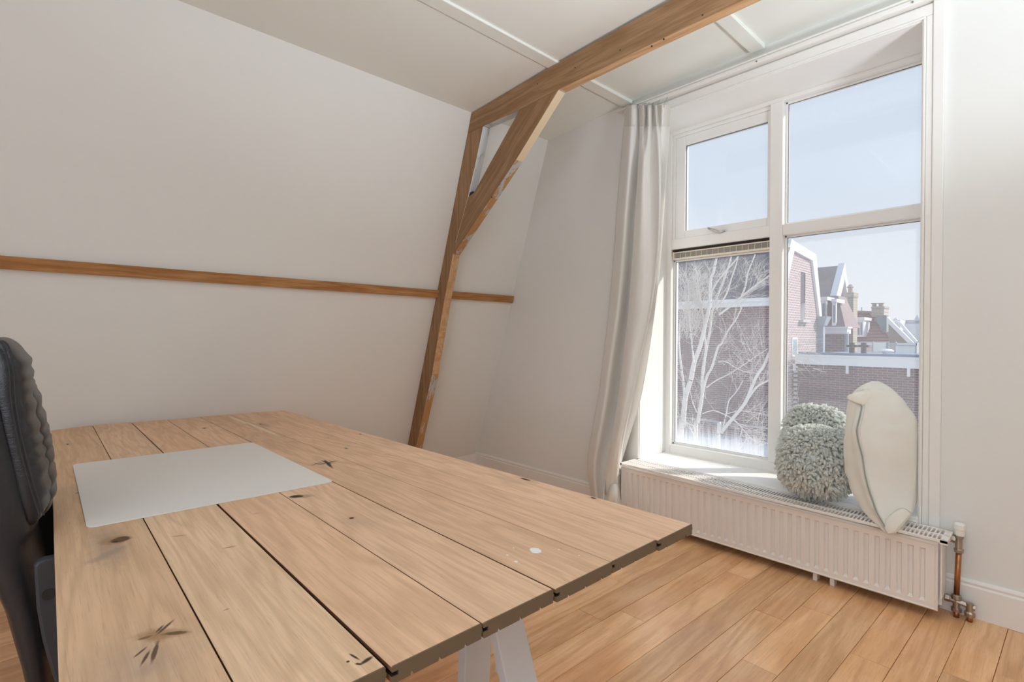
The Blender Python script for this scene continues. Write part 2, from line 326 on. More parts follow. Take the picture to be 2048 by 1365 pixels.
# opening sash top left
sy = FY+.022
sash = MB(); sx0, sx1, sz0, sz1 = -1.893, -1.2475, zf(.700), zf(1.418)
sash.box(sx0, -1.822, sy, sy+.05, sz0, sz1); sash.box(-1.268, sx1, sy, sy+.05, sz0, sz1); sash.box(-1.822, -1.268, sy, sy+.05, sz0, zf(.752)); sash.box(-1.822, -1.268, sy, sy+.05, zf(1.352), sz1)
sash = sash.build('sash', M['frame'], win, bevel=.004)
st = MB(); st.box(-1.9145, -1.893, FY+.016, 3.42, zf(.698), zf(1.418)); st.box(-1.9145, -1.2425, FY+.016, 3.42, zf(1.418), zf(1.441)); st.build('sash_stop', M['frame'], win, bevel=.003)
p_ = MB().box(-1.822, -1.268, sy+.022, sy+.026, zf(.752), zf(1.352)).build('pane', gl_top, win)
s = MB()
for a in ((-1.822, -1.818, zf(.752), zf(1.352)), (-1.822, -1.268, zf(1.348), zf(1.352))): s.box(a[0], a[1], sy+.012, sy+.0215, a[2], a[3])
s.build('glazing_seal', M['gasket'], p_)
hp = [at(1449, 463, 1, sy-.002), at(1447, 462, 1, sy-.022), at(1440, 465, 1, sy-.03), at(1430, 461, 1, sy-.034), at(1416, 456.5, 1, sy-.034)]
MB().tube(hp, [.007, .007, .008, .0085, .006], 8).build('sash_handle', M['steel'], sash, smooth=True)
MB().box(hp[0].x-.012, hp[0].x+.012, sy-.004, sy+.001, hp[0].z-.012, hp[0].z+.012).build('handle_plate', M['steel'], sash, bevel=.003)
# ventilation grille over the lower left pane
va, vb, vy = zf(.553), zf(.613), FY+.018
vg = MB(); vg.box(-1.900, -1.2445, vy, GY+.02, va, vb-.048); vg.box(-1.900, -1.2445, vy, GY+.02, vb-.014, vb-.006); vg.box(-1.909, -1.900, vy-.004, GY+.02, va, vb-.004)
vg = vg.build('vent_grille', M['cream'], win, bevel=.002)
MB().box(-1.900, -1.2445, vy+.008, GY+.01, vb-.048, vb-.014).build('vent_mesh', M['mesh'], vg)
vs = MB()
for i in range(17): x = -1.895+i*.0395; vs.box(x, x+.0016, vy+.004, vy+.009, vb-.048, vb-.014)
vs.build('vent_bars', M['cream'], vg)
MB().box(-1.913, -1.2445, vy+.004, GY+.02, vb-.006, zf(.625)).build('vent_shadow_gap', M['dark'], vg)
# casing round the opening
cs = MB(); T = YW-.016
cs.box(OX1+.010, -.4165, T, YW, .163, OZ1+.0095); cs.box(-2.10, OX0-.010, T, YW, .163, OZ1+.0095); cs.box(-2.10, -.4165, T, YW, OZ1+.0105, zf(1.53))
cs.box(-.416, -.376, T-.005, YW, .163, zf(1.66)); cs.build('casing', M['trim'], win, bevel=.003)
bd = MB(); bd.box(OX1-.001, OX1+.0095, T-.006, YW, OZ0-.25, OZ1-.0015); bd.box(OX0-.0095, OX0+.001, T-.006, YW, OZ0, OZ1-.0015); bd.box(OX0-.0095, OX1+.0095, T-.006, YW, OZ1-.001, OZ1+.0095)
bd.build('casing_bead', M['trim'], win, bevel=.003)

# ---------------------------------------------------------------- curtain rail and curtain
RZ = zf(1.566)
rail = thing('curtain_rail', (-1.25, 2.96, RZ-.035), 'slim white curtain rail on a painted batten above the window', 'curtain rail')
rl = MB(); rl.box(-2.07, -.376, YW-.046, YW-.0005, RZ-.026, RZ-.001); rl.build('batten', M['trim'], rail, bevel=.004)
MB().box(-2.13, -.376, YW-.052, YW-.012, RZ+.0005, RZ+.009).build('track', M['trim'], rail, bevel=.0015)
for px, py in ((1513, 133), (1825, 12)):
    q = at(px, py, 1, YW-.047); MB().tube([(q.x, YW-.050, RZ-.014), (q.x, YW-.044, RZ-.014)], .0045, 10).build('screw', M['gasket'], rail)
# each row: (pixel row, [(pixel column, depth Y)...]) surveyed fold edges, left to right
rows = [
 (212, [(1252, 2.96), (1256, 2.92), (1264, 2.90), (1273, 2.93), (1277, 2.965), (1281, 2.92), (1288, 2.915), (1293, 2.965), (1297, 2.90), (1303, 2.93), (1306, 2.965), (1311, 2.915), (1318, 2.935), (1324, 2.905), (1332, 2.93), (1341, 2.945)]),
 (240, [(1249, 2.96), (1254, 2.92), (1264, 2.89), (1274, 2.93), (1278, 2.97), (1281, 2.92), (1289, 2.91), (1293, 2.965), (1297, 2.89), (1304, 2.93), (1307, 2.965), (1312, 2.91), (1319, 2.945), (1323, 2.915), (1331, 2.945), (1340, 2.955)]),
 (320, [(1242, 2.96), (1250, 2.90), (1260, 2.86), (1270, 2.91), (1273, 2.975), (1277, 2.93), (1280, 2.87), (1287, 2.84), (1294, 2.86), (1302, 2.885), (1311, 2.87), (1318, 2.85), (1322, 2.885), (1321.5, 2.955), (1327, 2.96), (1335, 2.955)]),
 (420, [(1234, 2.96), (1242, 2.89), (1253, 2.84), (1262, 2.92), (1267, 2.98), (1271, 2.91), (1275, 2.84), (1283, 2.80), (1293, 2.82), (1303, 2.845), (1313, 2.83), (1319, 2.81), (1321, 2.86), (1320.5, 2.95), (1323, 2.96), (1328, 2.955)]),
 (520, [(1227, 2.955), (1235, 2.88), (1246, 2.83), (1256, 2.92), (1262, 2.98), (1265, 2.89), (1268, 2.81), (1277, 2.765), (1289, 2.765), (1299, 2.79), (1309, 2.795), (1314, 2.78), (1316, 2.83), (1315, 2.94), (1317, 2.955), (1321, 2.955)]),
 (620, [(1218, 2.95), (1226, 2.87), (1237, 2.82), (1247, 2.91), (1254, 2.97), (1257, 2.86), (1260, 2.78), (1269, 2.735), (1279, 2.725), (1288, 2.735), (1297, 2.755), (1301, 2.745), (1302, 2.80), (1300, 2.93), (1303, 2.95), (1310, 2.95)]),
 (720, [(1206, 2.945), (1213, 2.86), (1223, 2.82), (1234, 2.90), (1243, 2.95), (1246, 2.84), (1248, 2.76), (1254, 2.71), (1262, 2.695), (1270, 2.705), (1276, 2.725), (1280, 2.73), (1280, 2.79), (1277, 2.92), (1281, 2.94), (1296, 2.945)]),
 (800, [(1196, 2.94), (1203, 2.85), (1212, 2.81), (1223, 2.88), (1234, 2.93), (1236, 2.83), (1238, 2.74), (1243, 2.70), (1249, 2.685), (1255, 2.69), (1260, 2.705), (1264, 2.72), (1264, 2.78), (1262, 2.91), (1266, 2.93), (1281, 2.94)]),
 (870, [(1183, 2.935), (1190, 2.85), (1199, 2.80), (1210, 2.85), (1222, 2.89), (1225, 2.81), (1227, 2.73), (1231, 2.70), (1236, 2.685), (1241, 2.69), (1245, 2.705), (1249, 2.72), (1249, 2.77), (1247, 2.89), (1249, 2.92), (1260, 2.935)]),
 (930, [(1175, 2.93), (1181, 2.85), (1189, 2.80), (1199, 2.83), (1210, 2.86), (1213, 2.80), (1215, 2.73), (1219, 2.70), (1225, 2.69), (1231, 2.695), (1236, 2.71), (1239, 2.73), (1239, 2.77), (1238, 2.84), (1240, 2.87), (1243, 2.90)]),
 (975, [(1180, 2.92), (1184, 2.86), (1190, 2.81), (1198, 2.82), (1205, 2.84), (1206, 2.79), (1206, 2.74), (1209, 2.72), (1215, 2.715), (1222, 2.715), (1228, 2.725), (1233, 2.74), (1233, 2.77), (1235, 2.81), (1238, 2.83), (1240, 2.85)]),
 (1006, [(1183, 2.91), (1187, 2.86), (1193, 2.81), (1200, 2.81), (1206, 2.82), (1210, 2.79), (1213, 2.76), (1216, 2.75), (1220, 2.745), (1225, 2.75), (1230, 2.755), (1234, 2.765), (1236, 2.785), (1239, 2.80), (1241, 2.82), (1243, 2.84)]),
]
def catmull(P, t):
    n = len(P)-1; x = min(max(t*n, 0), n-1e-9); i = int(x); f = x-i
    p0, p1, p2, p3 = P[max(i-1, 0)], P[i], P[i+1], P[min(i+2, n)]
    return .5*((2*p1)+(-p0+p2)*f+(2*p0-5*p1+4*p2-p3)*f*f+(-p0+3*p1-3*p2+p3)*f**3)
grid3 = []
for ry, pts in rows:
    ps = []
    if ry >= 320:                                   # the left valley tucks in behind the big front fold
        k_ = 10 if ry < 900 else 4; pts = [(px+(k_ if i == 4 else k_*.5 if i == 3 else 0), min(2.976, Y+(.035 if i in (3, 4) else 0)) if i in (3, 4) else Y) for i, (px, Y) in enumerate(pts)]
    for px, Y in pts:
        q = at(px, ry, 1, Y); q.z = max(q.z, .012); ps.append(np.array(q))
    grid3.append([catmull(ps, i/60) for i in range(61)])
ycoord = [r[0] for r in rows]; NR = 70; cg = []
grid3 = np.array(grid3)
for i in range(NR+1):
    yy_ = lerp(ycoord[0], ycoord[-1], i/NR); k = max(j for j in range(len(ycoord)) if ycoord[j] <= yy_+1e-6); k = min(k, len(ycoord)-2)
    f = (yy_-ycoord[k])/(ycoord[k+1]-ycoord[k]); t = (k+f)/(len(ycoord)-1)
    cg.append([catmull([grid3[r][c] for r in range(len(rows))], t) for c in range(61)])
c = MB(); c.add([tuple(p) for r in cg for p in r], [(i*61+j, i*61+j+1, (i+1)*61+j+1, (i+1)*61+j) for i in range(NR) for j in range(60)])
M['curtain'] = cloth('grey_curtain_cloth', (.86, .85, .82), .45, 700, .08, .03, .14, .4)
M['lining'] = cloth('curtain_header_tape', (.68, .66, .61), .7, 500, .2, .05)
curt = thing('curtain', (-2.15, 2.88, .012), 'long pale grey satin curtain gathered at the left of the window', 'curtain')
o = c.build('curtain_panel', M['curtain'], curt, smooth=True); sm = o.modifiers.new('thick', 'SOLIDIFY'); sm.thickness = .003; sm.offset = 0
# header tape band and rucked hem
hb = MB(); top = cg[0]; low_ = cg[2]
for j in range(60):
    a, b = Vector(top[j]), Vector(top[j+1]); c1, d1 = Vector(cg[4][j+1]), Vector(cg[4][j]); off = Vector((.001, -.0035, 0))
    hb.add([a+off+Vector((0, 0, .004)), b+off+Vector((0, 0, .004)), c1+off, d1+off], [(0, 1, 2, 3)])
hb.build('header_tape', M['lining'], curt, smooth=True)
for i, j in enumerate((2, 12, 22, 30, 38, 46, 54)):
    q = Vector(top[j]); MB().tube([(q.x, q.y, q.z-.01), (q.x, q.y+.004, q.z+.012), (q.x, YW-.03, RZ-.004)], .0025, 6).build('hook', M['steel'], curt)
hem = [at(1208, 962, 1, 2.70), at(1206, 985, 1, 2.72), at(1216, 990, 1, 2.71), at(1222, 972, 1, 2.69), at(1233, 970, 1, 2.70), at(1236, 990, 1, 2.73), at(1241, 1002, 1, 2.75)]
hm = MB()
for dz, dy in ((0, 0),):
    top_ = [Vector(q) for q in hem]; bot_ = [Vector((q.x+.01, q.y-.02, max(.01, q.z-.12))) for q in hem]
    tt = [catmull([np.array(q) for q in top_], i/24) for i in range(25)]; bb = [catmull([np.array(q) for q in bot_], i/24) for i in range(25)]
    hm.add([tuple(p) for p in tt]+[tuple(p) for p in bb], [(i, i+1, 26+i, 25+i) for i in range(24)])
o = hm.build('hem_fold', M['curtain'], curt, smooth=True); sm = o.modifiers.new('thick', 'SOLIDIFY'); sm.thickness = .006

# ---------------------------------------------------------------- timber frame
TB0, TB1 = 2.22, 2.282
tf = thing('timber_frame', (-3.6, 2.25, 0), 'old pine roof truss of leaning post, diagonal brace and ceiling beam', 'timber frame')
zw = lambda z: ZC+z
def xz(*pts): return [(x, zw(z)) for x, z in pts]
BS = -3.3566; bx = lambda z: BS+SL*z+.0015
post = MB()
front = [(-3.632, -1.215), (-3.517, -.876), (-3.303, -.296), (-3.145, .264), (-3.036, .60), (-3.007, .678), (-2.865, .98), (-2.783, 1.189), (-2.698, 1.433)]
ring = [(bx(z), z) for z in (1.433, .98, .264, -.296, -.876, -1.215)]
poly = xz(*front)+xz(*ring)
post.add([(x, TB0, z) for x, z in poly]+[(x, TB1, z) for x, z in poly], [])
n = len(poly); nf = len(front)
post.f += [tuple(range(n)), tuple(range(2*n-1, n-1, -1))]; post.m += [0, 0]
for j in range(n):
    k = (j+1) % n; post.f.append((j, n+j, n+k, k)); post.m.append(1 if 2 <= j < 4 else 2 if j < 2 else 3 if 5 <= j < nf-1 else 0)
fix_normals(post.build('post', [M['pine_post'], M['pine_under'], M['peel'], M['greypaint']], tf, bevel=.003, seg=1))
beam = MB()
top_p = [(-2.835, 1.563), (-2.39, 1.583), (-2.026, 1.600), (-1.407, 1.617), (1.6, 1.622)]
bot_p = [(1.6, 1.456), (-1.406, 1.452), (-2.001, 1.441), (-2.361, 1.428), (-2.698, 1.434), (-2.875, 1.434)]
poly = xz(*top_p)+xz(*bot_p); n = len(poly)
beam.add([(x, TB0, z) for x, z in poly]+[(x, TB1, z) for x, z in poly], [])
beam.f += [tuple(range(n)), tuple(range(2*n-1, n-1, -1))]; beam.m += [0, 0]
for j in range(n): k = (j+1) % n; beam.f.append((j, n+j, n+k, k)); beam.m.append(1 if j in (5, 6) else 2 if j in (7, 8) else 0)
fix_normals(beam.build('tie_beam', [M['pine_x'], M['pine_under'], M['greypaint']], tf, bevel=.003, seg=1))
br = MB()
poly = xz((-2.345, 1.427), (-2.012, 1.440), (-2.372, 1.122), (-2.599, .941), (-3.030, .601), (-3.0075, .678), (-2.8660, .980), (-2.80, 1.0)); n = len(poly)
br.add([(x, TB0-.001, z) for x, z in poly]+[(x, TB1-.001, z) for x, z in poly], [])
br.f += [tuple(range(n)), tuple(range(2*n-1, n-1, -1))]; br.m += [0, 0]
for j in range(n): k = (j+1) % n; br.f.append((j, n+j, n+k, k)); br.m.append(1 if j in (1,) else 2 if j in (2, 3) else 0)
fix_normals(br.build('brace', [M['pine_brace'], M['pale'], M['peel']], tf, bevel=.0025, seg=1))
wz = MB(); wz.prism(xz((-2.866, .975), (-2.803, 1.0), (-2.82, 1.015), (-2.853, 1.012)), 1, TB0+.006, TB1-.004); fix_normals(wz.build('gap_wedge', M['dark'], tf))
nl = [(1327, 78), (1303, 92), (1405, 30), (1240, 100), (1150, 135), (1075, 168), (990, 190), (886, 600), (845, 780), (826, 858), (983, 395)]
nm = MB()
for px, py in nl:
    q = at(px, py, 1, TB0-.0008); nm.tube([(q.x, TB0-.001, q.z), (q.x, TB0+.004, q.z)], .004, 6)
sweep(nm.build('nail_holes', M['dark'], tf), kind='stuff')
for nme, y0, y1, lab in (('wall_batten', YB, TB0-.001, 'long pine batten across the slanted wall left of the post'), ('wall_batten', TB1+.001, 2.992, 'short pine batten on the slanted wall right of the post')):
    zt_, zb_ = ZC+.350, ZC+.293; m = MB(); nx = .03
    m.prism([(slx(zb_)+.001, zb_), (slx(zb_)+nx, zb_-.004), (slx(zt_)+nx, zt_-.004), (slx(zt_)+.001, zt_)], 1, y0, y1)
    o = fix_normals(m.build(nme, M['pine_y'], bevel=.003)); sweep(o, lab, 'batten', 'battens on the slanted wall')

# ---------------------------------------------------------------- radiator
rad = thing('radiator', (-1.17, 2.88, 0), 'low white panel radiator with flutes under the window', 'radiator')
RX0, RX1, RY = -1.99, -.362, 2.83
rzt = lambda x: ZC+lerp(-.851, -.879, (x-RX0)/(RX1-RX0)); RZB = ZC-1.172
fp = MB(); P_ = .0413; NFL = 38; e = .0145
xs_ = [RX0+.033+i*P_ for i in range(NFL)]
# front sheet with recessed flutes, rolled rim
def fz(x, a): return rzt(x)-a
vb_, vt_ = RZB+.030, .034
for i in range(NFL):
    x0 = xs_[i]; x1 = x0+P_; a0, a1 = x0+.004, x0+.0045+.021; b0, b1 = a0+.0055, a1-.0055; D = .013
    zb0, zb1 = vb_, vb_+.010; zt0 = fz(x0, vt_); zt1 = zt0-.010
    L = [(x0, RY, RZB+.012), (x1, RY, RZB+.012), (x1, RY, fz(x1, .012)), (x0, RY, fz(x0, .012)), (a0, RY, zb0), (a1, RY, zb0), (a1, RY, zt0), (a0, RY, zt0), (b0, RY+D, zb1), (b1, RY+D, zb1), (b1, RY+D, zt1), (b0, RY+D, zt1)]
    fp.add(L, [(0, 1, 5, 4), (1, 2, 6, 5), (2, 3, 7, 6), (3, 0, 4, 7), (4, 5, 9, 8), (5, 6, 10, 9), (6, 7, 11, 10), (7, 4, 8, 11), (8, 9, 10, 11)])
xa, xb_ = xs_[0], xs_[-1]+P_
for (p0, p1) in ((RX0+.008, xa), (xb_, RX1-.008)): fp.add([(p0, RY, RZB+.012), (p1, RY, RZB+.012), (p1, RY, fz(p1, .012)), (p0, RY, fz(p0, .012))], [(0, 1, 2, 3)])
def rimring(d, y): return [(RX0+d, y, RZB+d), (RX1-d, y, RZB+d), (RX1-d, y, fz(RX1, d)), (RX0+d, y, fz(RX0, d))]
for A, B in ((rimring(.012, RY), rimring(.006, RY-.003)), (rimring(.006, RY-.003), rimring(0, RY+.004)), (rimring(0, RY+.004), rimring(0, RY+.016))):
    fp.add(A+B, [(j, (j+1) % 4, 4+(j+1) % 4, 4+j) for j in range(4)])
fp.build('front_panel', M['rad'], rad)
MB().box(RX0+.006, RX1+.010, 2.862, 2.872, RZB+.018, fz(RX1, .004)).build('inner_panel', M['rad'], rad, bevel=.003)
MB().box(RX0+.006, RX1+.012, 2.945, 2.960, RZB+.018, fz(RX1, .004)).build('rear_panel', M['rad'], rad, bevel=.003)
for nme, x in (('end_cover', RX0+.004), ('end_cover', RX1+.006)): MB().box(x, x+.006, 2.848, 2.952, RZB+.05, fz(RX1, .006)).build(nme, M['rad'], rad, bevel=.001)
fin = MB()
for i in range(66): x = RX0+.03+i*.0243; fin.box(x, x+.0015, 2.873, 2.944, RZB+.04, fz(RX1, .03))
sweep(fin.build('convector_fins', M['rad'], rad), kind='stuff')
gz = lambda x: ZC+lerp(-.824, -.850, (x-RX0)/(RX1-RX0)); GX0, GX1 = -1.972, -.326; gy0, gy1 = 2.787, 2.962
gy0 = 2.795
gr = MB()
def strip(xa, xb, ya, yb, h=.006, dz=0.0): gr.add([(xa, ya, gz(xa)-h+dz), (xb, ya, gz(xb)-h+dz), (xb, yb, gz(xb)-h+dz), (xa, yb, gz(xa)-h+dz), (xa, ya, gz(xa)+dz), (xb, ya, gz(xb)+dz), (xb, yb, gz(xb)+dz), (xa, yb, gz(xa)+dz)], [(3, 2, 1, 0), (4, 5, 6, 7), (0, 1, 5, 4), (1, 2, 6, 5), (2, 3, 7, 6), (3, 0, 4, 7)])
for ya, yb in ((gy0, gy0+.010), (2.872, 2.882), (gy1-.010, gy1)): strip(GX0, GX1, ya, yb, .012)
for xa, xb in ((GX0, GX0+.012), (GX1-.026, GX1)): strip(xa, xb, gy0, gy1, .018)
grille = gr.build('top_grille', M['rad'], rad, bevel=.001, seg=1)
gr = MB()
for i in range(104): x = GX0+.018+i*.0154; strip(x, x+.0055, gy0+.01, gy1-.01, .008, -.001)
sweep(gr.build('grille_bars', M['rad'], grille), kind='stuff')
for x in (-.85, -.775): MB().box(x, x+.02, 2.852, 2.90, 0, RZB+.03).build('floor_bracket', M['rad'], rad, bevel=.003)
PY = 2.942; vx = -.306; pf = -.312
vz = ZC-.90
MB().tube([(RX1+.012, PY, ZC-.872), (vx, PY, ZC-.885)], [.011, .011], 12).build('valve_tail', M['brass'], rad, smooth=True)
MB().tube([(RX1+.030, PY, ZC-.874), (RX1+.046, PY, ZC-.879)], [.0175, .0175], 6).build('union_nut', M['brass'], rad, bevel=.002)
vbm = MB(); vbm.lathe([(.010, -.045), (.016, -.043), (.018, -.030), (.013, -.026), (.013, .018), (.016, .020), (.016, .030), (.0, .030)], (vx, PY, ZC-.887), 14)
valve = vbm.build('valve_body', M['brass'], rad, smooth=False)
hd = MB(); hd.lathe([(.015, 0), (.017, .004), (.018, .026), (.021, .030), (.021, .050), (.018, .055), (.008, .055), (.007, .051), (0, .051)], (vx+.002, PY, ZC-.858), 8); hd.build('valve_cap', M['trim'], valve, bevel=.002)
MB().tube([(vx, PY, ZC-.93), (pf, PY, ZC-1.115)], .0105, 14).build('riser_pipe', M['copper'], rad, smooth=True)
hb_ = MB(); hz = ZC-1.150
hb_.tube([(RX1+.012, PY+.004, hz+.008), (pf-.028, PY+.004, hz+.006), (pf, PY, hz+.005), (pf+.062, PY, hz-.004)], [.010, .013, .012, .012], 12)
hb_.lathe([(.011, -.042), (.018, -.040), (.019, -.026), (.012, -.022), (.012, .012), (.019, .016), (.018, .030), (.012, .034), (0, .034)], (pf, PY, hz), 12)
hb_.lathe([(.011, -.046), (.018, -.044), (.019, -.028), (.013, -.022), (.013, .012), (0, .012)], (pf+.044, PY-.004, hz), 12)
hb_.build('lower_valve', M['brass'], rad)
MB().tube([(pf-.040, PY+.004, hz+.007), (pf-.022, PY+.004, hz+.006)], .0165, 6).build('union_nut', M['brass'], rad, bevel=.002)
for x, y in ((pf, PY), (pf+.044, PY-.004)): MB().tube([(x, y, 0.0), (x, y, hz-.036)], .0105, 12).build('floor_pipe', M['copper'], rad, smooth=True)

# ---------------------------------------------------------------- desk
ZT, TH = ZC-.48, .0255
desk = thing('desk', (-2.04, .63, ZT-TH), 'wide desk top of seven reclaimed oak boards with knots', 'desk')
near = [.018, .1965, .372, .544, .719, .897, 1.073, 1.232]; far = [.040, .206, .369, .528, .687, .841, 1.007, 1.147]
gap_near = [0, .0026, .0066, .0024, .0046, .0026, .0026, 0]; gap_far = [0, .0022, .003, .002, .0022, .0022, .0022, 0]
xfar = [(-3.407, -3.470), (-3.468, -3.458), (-3.444, -3.428), (-3.422, -3.424), (-3.416, -3.408), (-3.404, -3.400), (-3.392, -3.366)]
xnear = [-.662, -.664, -.657, -.655, -.651, -.652, -.646]
KN = {0: [(-2.941, .091, .014, .004)],
      3: [(-1.268, .603, .006, .006), (-2.992, .623, .014, .008)], 
      5: [(-2.073, .959, .012, .005), (-2.932, .874, .012, .006)], 6: [(-2.323, 1.146, .013, .004), (-1.228, 1.199, .030, .006), (-.948, 1.211, .010, .005)]}
SAP, GRY, PNT, BRN, DK = (.74, .60, .43), (.30, .235, .185, .55), (.80, .80, .79), (.33, .19, .09), (.05, .03, .02)
def ck(x0, y0, x1, y1, w_, col=(.07, .04, .025, .9), soft=.5):
    a, b = at(x0, y0, 2, ZT), at(x1, y1, 2, ZT); c_ = (a+b)/2; return (c_.x, c_.y, (b-a).length*.62, w_, col, soft, math.atan2(b.y-a.y, b.x-a.x))
RST = (.36, .21, .10, .75)
STN = {0: [(-1.47, .115, .17, .045, GRY, .8), ck(175, 1130, 245, 1095, .018, GRY, .8), (-.90, .11, .11, .09, (.40, .30, .23, .45), .8), ck(203, 1087, 258, 1075, .034, RST, .35), ck(222, 1084, 257, 1076, .022, (.11, .055, .022, .95), .3), ck(224, 1086, 236, 1082, .008, (.03, .016, .008, .9), .4),
            ck(276, 1274, 372, 1265, .016, RST, .6), ck(296, 1278, 330, 1264, .030, RST, .6), ck(314, 1270, 347, 1241, .0034), ck(312, 1266, 326, 1252, .003), ck(326, 1269, 374, 1265, .006, (.13, .07, .03, .9)), ck(303, 1326, 316, 1284, .0036), ck(281, 1333, 298, 1304, .0028), ck(270, 1314, 292, 1296, .0024), ck(278, 1280, 304, 1272, .004, (.16, .09, .045, .85)), ck(265, 1352, 330, 1320, .02, (.36, .27, .21, .4), .8), (-2.05, .10, .12, .06, (.44, .31, .21, .4), .8), ck(150, 988, 158, 986, .004, DK)],
       1: [ck(345, 1074, 372, 1071, .006, (.30, .20, .12, .55), .7), ck(446, 1098, 474, 1092, .004, (.12, .07, .04, .7), .6), ck(452, 1096, 464, 1095, .0015, DK), ck(447, 1222, 458, 1218, .0012, DK), ck(720, 1330, 745, 1314, .0048, DK), ck(698, 1308, 718, 1320, .0026, DK), ck(710, 1328, 724, 1330, .003, DK), ck(694, 1326, 698, 1322, .003, DK)],
       2: [ck(505, 1029, 524, 1026, .004, (.30, .19, .11, .6), .7)], 3: [ck(581, 995, 625, 992, .020, (.33, .23, .16, .75), .6), ck(581, 994, 606, 993, .014, (.03, .018, .012, 1), .3), ck(690, 1040, 760, 1050, .03, (.50, .36, .26, .4), .8), ck(722, 1110, 745, 1125, .0014, (.3, .2, .12, .7))],
       4: [(-3.17, .822, .20, .013, SAP, .3), (-2.80, .836, .30, .012, SAP, .3), ck(622, 930, 672, 925, .022, GRY, .7), ck(638, 930, 674, 922, .0055, DK), ck(650, 922, 664, 936, .0075, DK), ck(644, 922, 660, 928, .005, DK), ck(622, 932, 642, 925, .0025, DK), ck(626, 926, 640, 929, .0018, DK), (-.803, .818, .017, .013, PNT, .15), (-.79, .746, .005, .004, PNT, .2), (-.826, .754, .004, .003, PNT, .2), (-.845, .79, .003, .002, PNT, .2), (-.77, .86, .003, .002, PNT, .2), (-.72, .87, .003, .002, PNT, .2)],
       5: [(-2.9, .88, .10, .03, GRY, .8)], 6: [(-1.25, 1.16, .12, .03, (.50, .34, .22, .4), .8)]}
BSE = [((.68, .455, .285), .62), ((.74, .52, .34), .62), ((.73, .48, .31), .62), ((.75, .505, .335), .62), ((.70, .465, .305), .62), ((.76, .505, .335), .62), ((.79, .535, .36), .62)]
for i in range(7):
    def prof(y0, y1, x0, x1):
        """board cross-section: groove on the left, tongue on the right, three relief grooves beneath"""
        w_ = y1-y0; z = lambda d: ZT-d; b = .0014
        pts = [(y0+b, 0), (y0, b)]
        pts += [(y0, .0080), (y0+.011, .0080), (y0+.011, .0155), (y0, .0155), (y0+.0012, TH)]
        for f in (.2, .5, .8): pts += [(y0+w_*f-.003, TH), (y0+w_*f-.0015, TH-.0055), (y0+w_*f+.0015, TH-.0055), (y0+w_*f+.003, TH)]
        pts += [(y1-.0012, TH), (y1, .0150), (y1+.0015, .0143), (y1+.0015, .0092), (y1, .0085), (y1, b), (y1-b, 0)]
        return [(lerp(x0, x1, (y-y0)/w_), y, z(d)) for y, d in pts]
    yn0, yn1 = near[i]+gap_near[i]/2, near[i+1]-gap_near[i+1]/2; yf0, yf1 = far[i]+gap_far[i]/2, far[i+1]-gap_far[i+1]/2
    A = prof(yf0, yf1, *xfar[i]); B = prof(yn0, yn1, xnear[i], xnear[i])
    Cc = [tuple(lerp(np.array(p), np.array(q), .999)) for p, q in zip(A, B)]
    m = MB(); m.loft([A, Cc], 0, False); nA = len(A)
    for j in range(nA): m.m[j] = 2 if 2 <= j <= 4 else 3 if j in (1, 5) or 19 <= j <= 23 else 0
    m.add(A, [tuple(range(nA))], 1); m.loft([Cc, B], 1, False); m.add(B, [tuple(range(nA))[::-1]], 1)
    cx_, cy_ = -2.04, (near[i]+near[i+1])/2
    kk = [(x-cx_, y-cy_, rx, ry) for x, y, rx, ry in KN.get(i, [])]; ss = [(q[0]-cx_, q[1]-cy_)+tuple(q[2:]) for q in STN.get(i, [])]
    b_ = BSE[i][0]; mt = wood('reclaimed_oak_%s' % 'abcdefg'[i], **dict(OAKT, base=b_, light=tuple(min(1, q*1.1) for q in b_), dark=(b_[0]*.76, b_[1]*.71, b_[2]*.66), knots=kk, stains=ss))
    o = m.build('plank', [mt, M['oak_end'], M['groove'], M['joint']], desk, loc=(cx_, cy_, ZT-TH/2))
    import bmesh
    bm = bmesh.new(); bm.from_mesh(o.data); bmesh.ops.remove_doubles(bm, verts=bm.verts, dist=1e-6); bmesh.ops.recalc_face_normals(bm, faces=bm.faces)
    bmesh.ops.triangulate(bm, faces=[f for f in bm.faces if len(f.verts) > 4]); bm.to_mesh(o.data); bm.free()
# desk pad
pp = [(-2.459, .090), (-2.446, .696), (-1.618, .708), (-1.629, .086)]
def rounded(poly, r, n=5):
    out = []
    for i, p in enumerate(poly):
        p = Vector((*p, 0)); a = (Vector((*poly[i-1], 0))-p).normalized(); b = (Vector((*poly[(i+1) % len(poly)], 0))-p).normalized()
        for k in range(n+1): t = k/n; out.append(tuple((p+a*r*(1-t)**2+b*r*t**2)[:2]))
    return out
rp_ = rounded(pp, .022)
o = MB().prism(rp_, 2, ZT+.0003, ZT+.0033).build('desk_pad', M['pad'], bevel=.0008); fix_normals(o); sweep(o, 'large thin white desk pad lying on the oak boards', 'desk pad')
